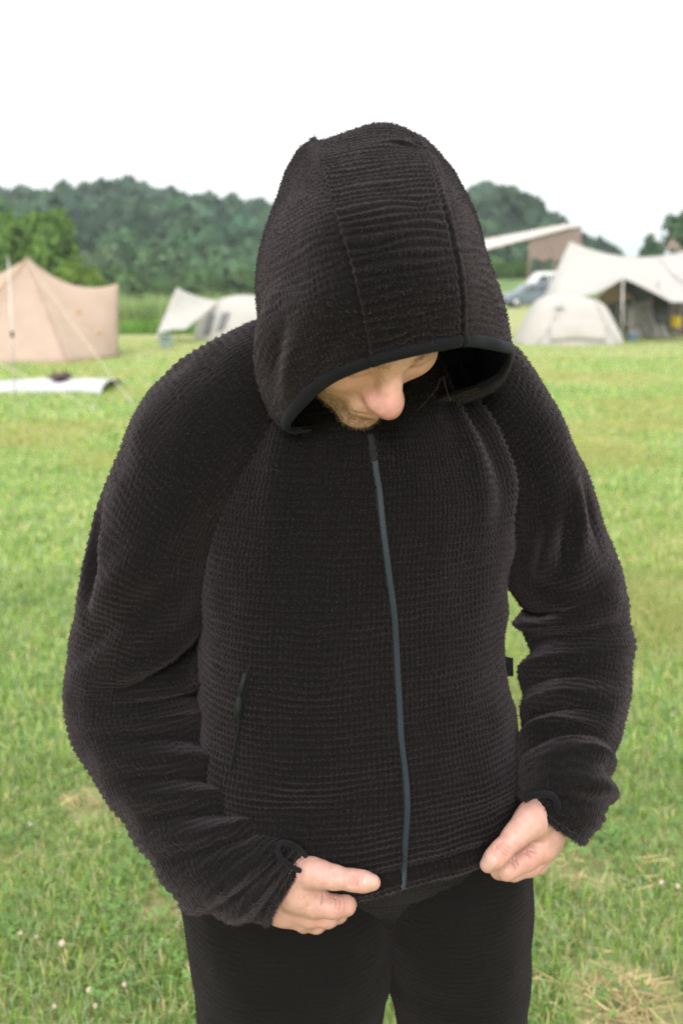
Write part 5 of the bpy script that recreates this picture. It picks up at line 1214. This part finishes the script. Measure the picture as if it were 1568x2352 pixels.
# --- cars
M['glass'] = mat('car_glass', (0.03, 0.04, 0.05), rough=0.1, spec=0.6); M['tyre'] = mat('tyre', (0.02, 0.02, 0.02), rough=.9); M['rim'] = mat('alloy', (0.45, 0.45, 0.46), rough=.35, metal=.8)
def car(loc, rz, paint, label, prof, L, Wd, cat='car', name='parked_car', win=None):
    """prof: (x, top z, half width at top); the nose is at -x"""
    r = empty(name, loc, rz, label, cat); rings_ = []
    for x, zt, belt, hw in prof:
        k = Wd / 2 * hw; tp_ = k * (0.78 if zt > belt + .15 else 0.93)
        sec = [(-k * .9, .24), (-k, .36), (-k * 1.0, .62), (-k * .97, belt), (-tp_, zt - .05), (-tp_ * .8, zt), (0, zt + .015), (tp_ * .8, zt), (tp_, zt - .05), (k * .97, belt), (k, .62), (k, .36), (k * .9, .24), (0, .20)]
        rings_.append([(x, y, z) for y, z in sec])
    R = np.array(rings_); Gd, *_ = loft(R, .08, .10)
    o = link('body', grid_mesh('body', Gd), paint, r)
    mb = MB(); mb.poly(Gd[0]); mb.poly(Gd[-1][::-1]); mb.build('end_panel', paint, r)
    for (xa, xb, xc, xd, za, zb) in win:                   # side glass: lower front, lower rear, upper rear, upper front
        for s in (-1, 1):
            yb, yt = s * (Wd / 2 * .975 + .012), s * (Wd / 2 * .80 + .03)
            MB().add([(xa, yb, za), (xb, yb, za), (xc, yt, zb), (xd, yt, zb)], [(0, 1, 2, 3) if s < 0 else (3, 2, 1, 0)]).build('side_window', M['glass'], r, False).modifiers.new('t', 'SOLIDIFY').thickness = .01
    for x in (-L * .31, L * .30):
        for s in (-1, 1):
            n = 20; y = s * (Wd / 2 - .09); tyre_ = MB().tube([(x, y - .11, .32), (x, y - .09, .32), (x, y + .09, .32), (x, y + .11, .32)], [.28, .32, .32, .28], 20).build('wheel', M['tyre'], r, True)
            MB().tube([(x, y - .115, .32), (x, y + .115, .32)], .20, 16).build('rim', M['rim'], tyre_, True)
    for s in (-1, 1):
        MB().box((prof[0][0] + .16, s * Wd * .36, .68), (.20, .30, .14), 0, .03).build('headlight', M['rim'], r); MB().box((prof[-1][0] - .10, s * Wd * .40, .85), (.14, .2, .3), 0, .03).build('tail_light', mat('tail_lamp', (.3, .02, .02), rough=.3), r)
        MB().box((-.72, s * (Wd / 2 + .08), .98), (.10, .16, .12), 0, .02).build('mirror', paint, r)
    return r
slate = mat('slate_blue_paint', (0.085, 0.115, 0.14), rough=.4, spec=.4, coat=.2); whitep = mat('white_paint', (.45, .45, .47), rough=.4, coat=.2)
hatch = [(-2.1, .60, .55, .80), (-2.02, .78, .70, .90), (-1.55, .95, .85, .97), (-1.15, 1.06, .92, 1), (-.70, 1.36, .95, 1), (-.25, 1.50, .96, 1), (.6, 1.53, .96, 1), (1.3, 1.48, .97, 1), (1.75, 1.28, .95, .98), (2.0, 1.0, .9, .94), (2.08, .6, .55, .85)]
g = G(1225, 707); car((g[0] + .1, g[1] + .9, 0), 0.10, slate, 'slate blue hatchback parked at the field edge, half behind the tarp', hatch, 4.2, 1.72, win=[(-.95, -.02, -.02, -.35, .98, 1.40), (.05, 1.0, .92, .05, .98, 1.42), (1.08, 1.6, 1.35, 1.0, 1.0, 1.40)])
van = [(-2.0, .8, .7, .85), (-1.95, 1.0, .9, .93), (-1.5, 1.15, 1.0, 1), (-1.0, 1.75, 1.05, 1), (-.5, 1.93, 1.05, 1), (1.2, 1.95, 1.05, 1), (1.8, 1.85, 1.05, .98), (1.95, 1.2, 1.0, .95), (1.98, .8, .7, .9)]
car((W(1262, 648, 74)[0], 74.6, 0.35), 0.1, whitep, 'white van parked behind the slate blue hatchback', van, 4.0, 1.7, 'van', 'parked_van', win=[(-1.15, -.2, -.2, -.75, 1.1, 1.70), (-.1, .9, .85, -.1, 1.1, 1.72), (1.0, 1.7, 1.62, 1.0, 1.1, 1.70)])

# ------------------------------------------------------------------ haze
hm = bpy.data.materials.new('haze_air'); hm.use_nodes = True; n = hm.node_tree.nodes; n.clear()
ho = n.new('ShaderNodeOutputMaterial'); pv = n.new('ShaderNodeVolumePrincipled'); pv.inputs['Color'].default_value = (0.84, 0.94, 1.0, 1); pv.inputs['Density'].default_value = 0.00050; pv.inputs['Anisotropy'].default_value = 0.0
hm.node_tree.links.new(pv.outputs[0], ho.inputs['Volume'])
hz_o = MB().box((0, 3100, 120), (10200, 6900, 242)).build('haze', hm); tag(hz_o, 'thin pale air over the whole field', 'haze', kind='stuff')
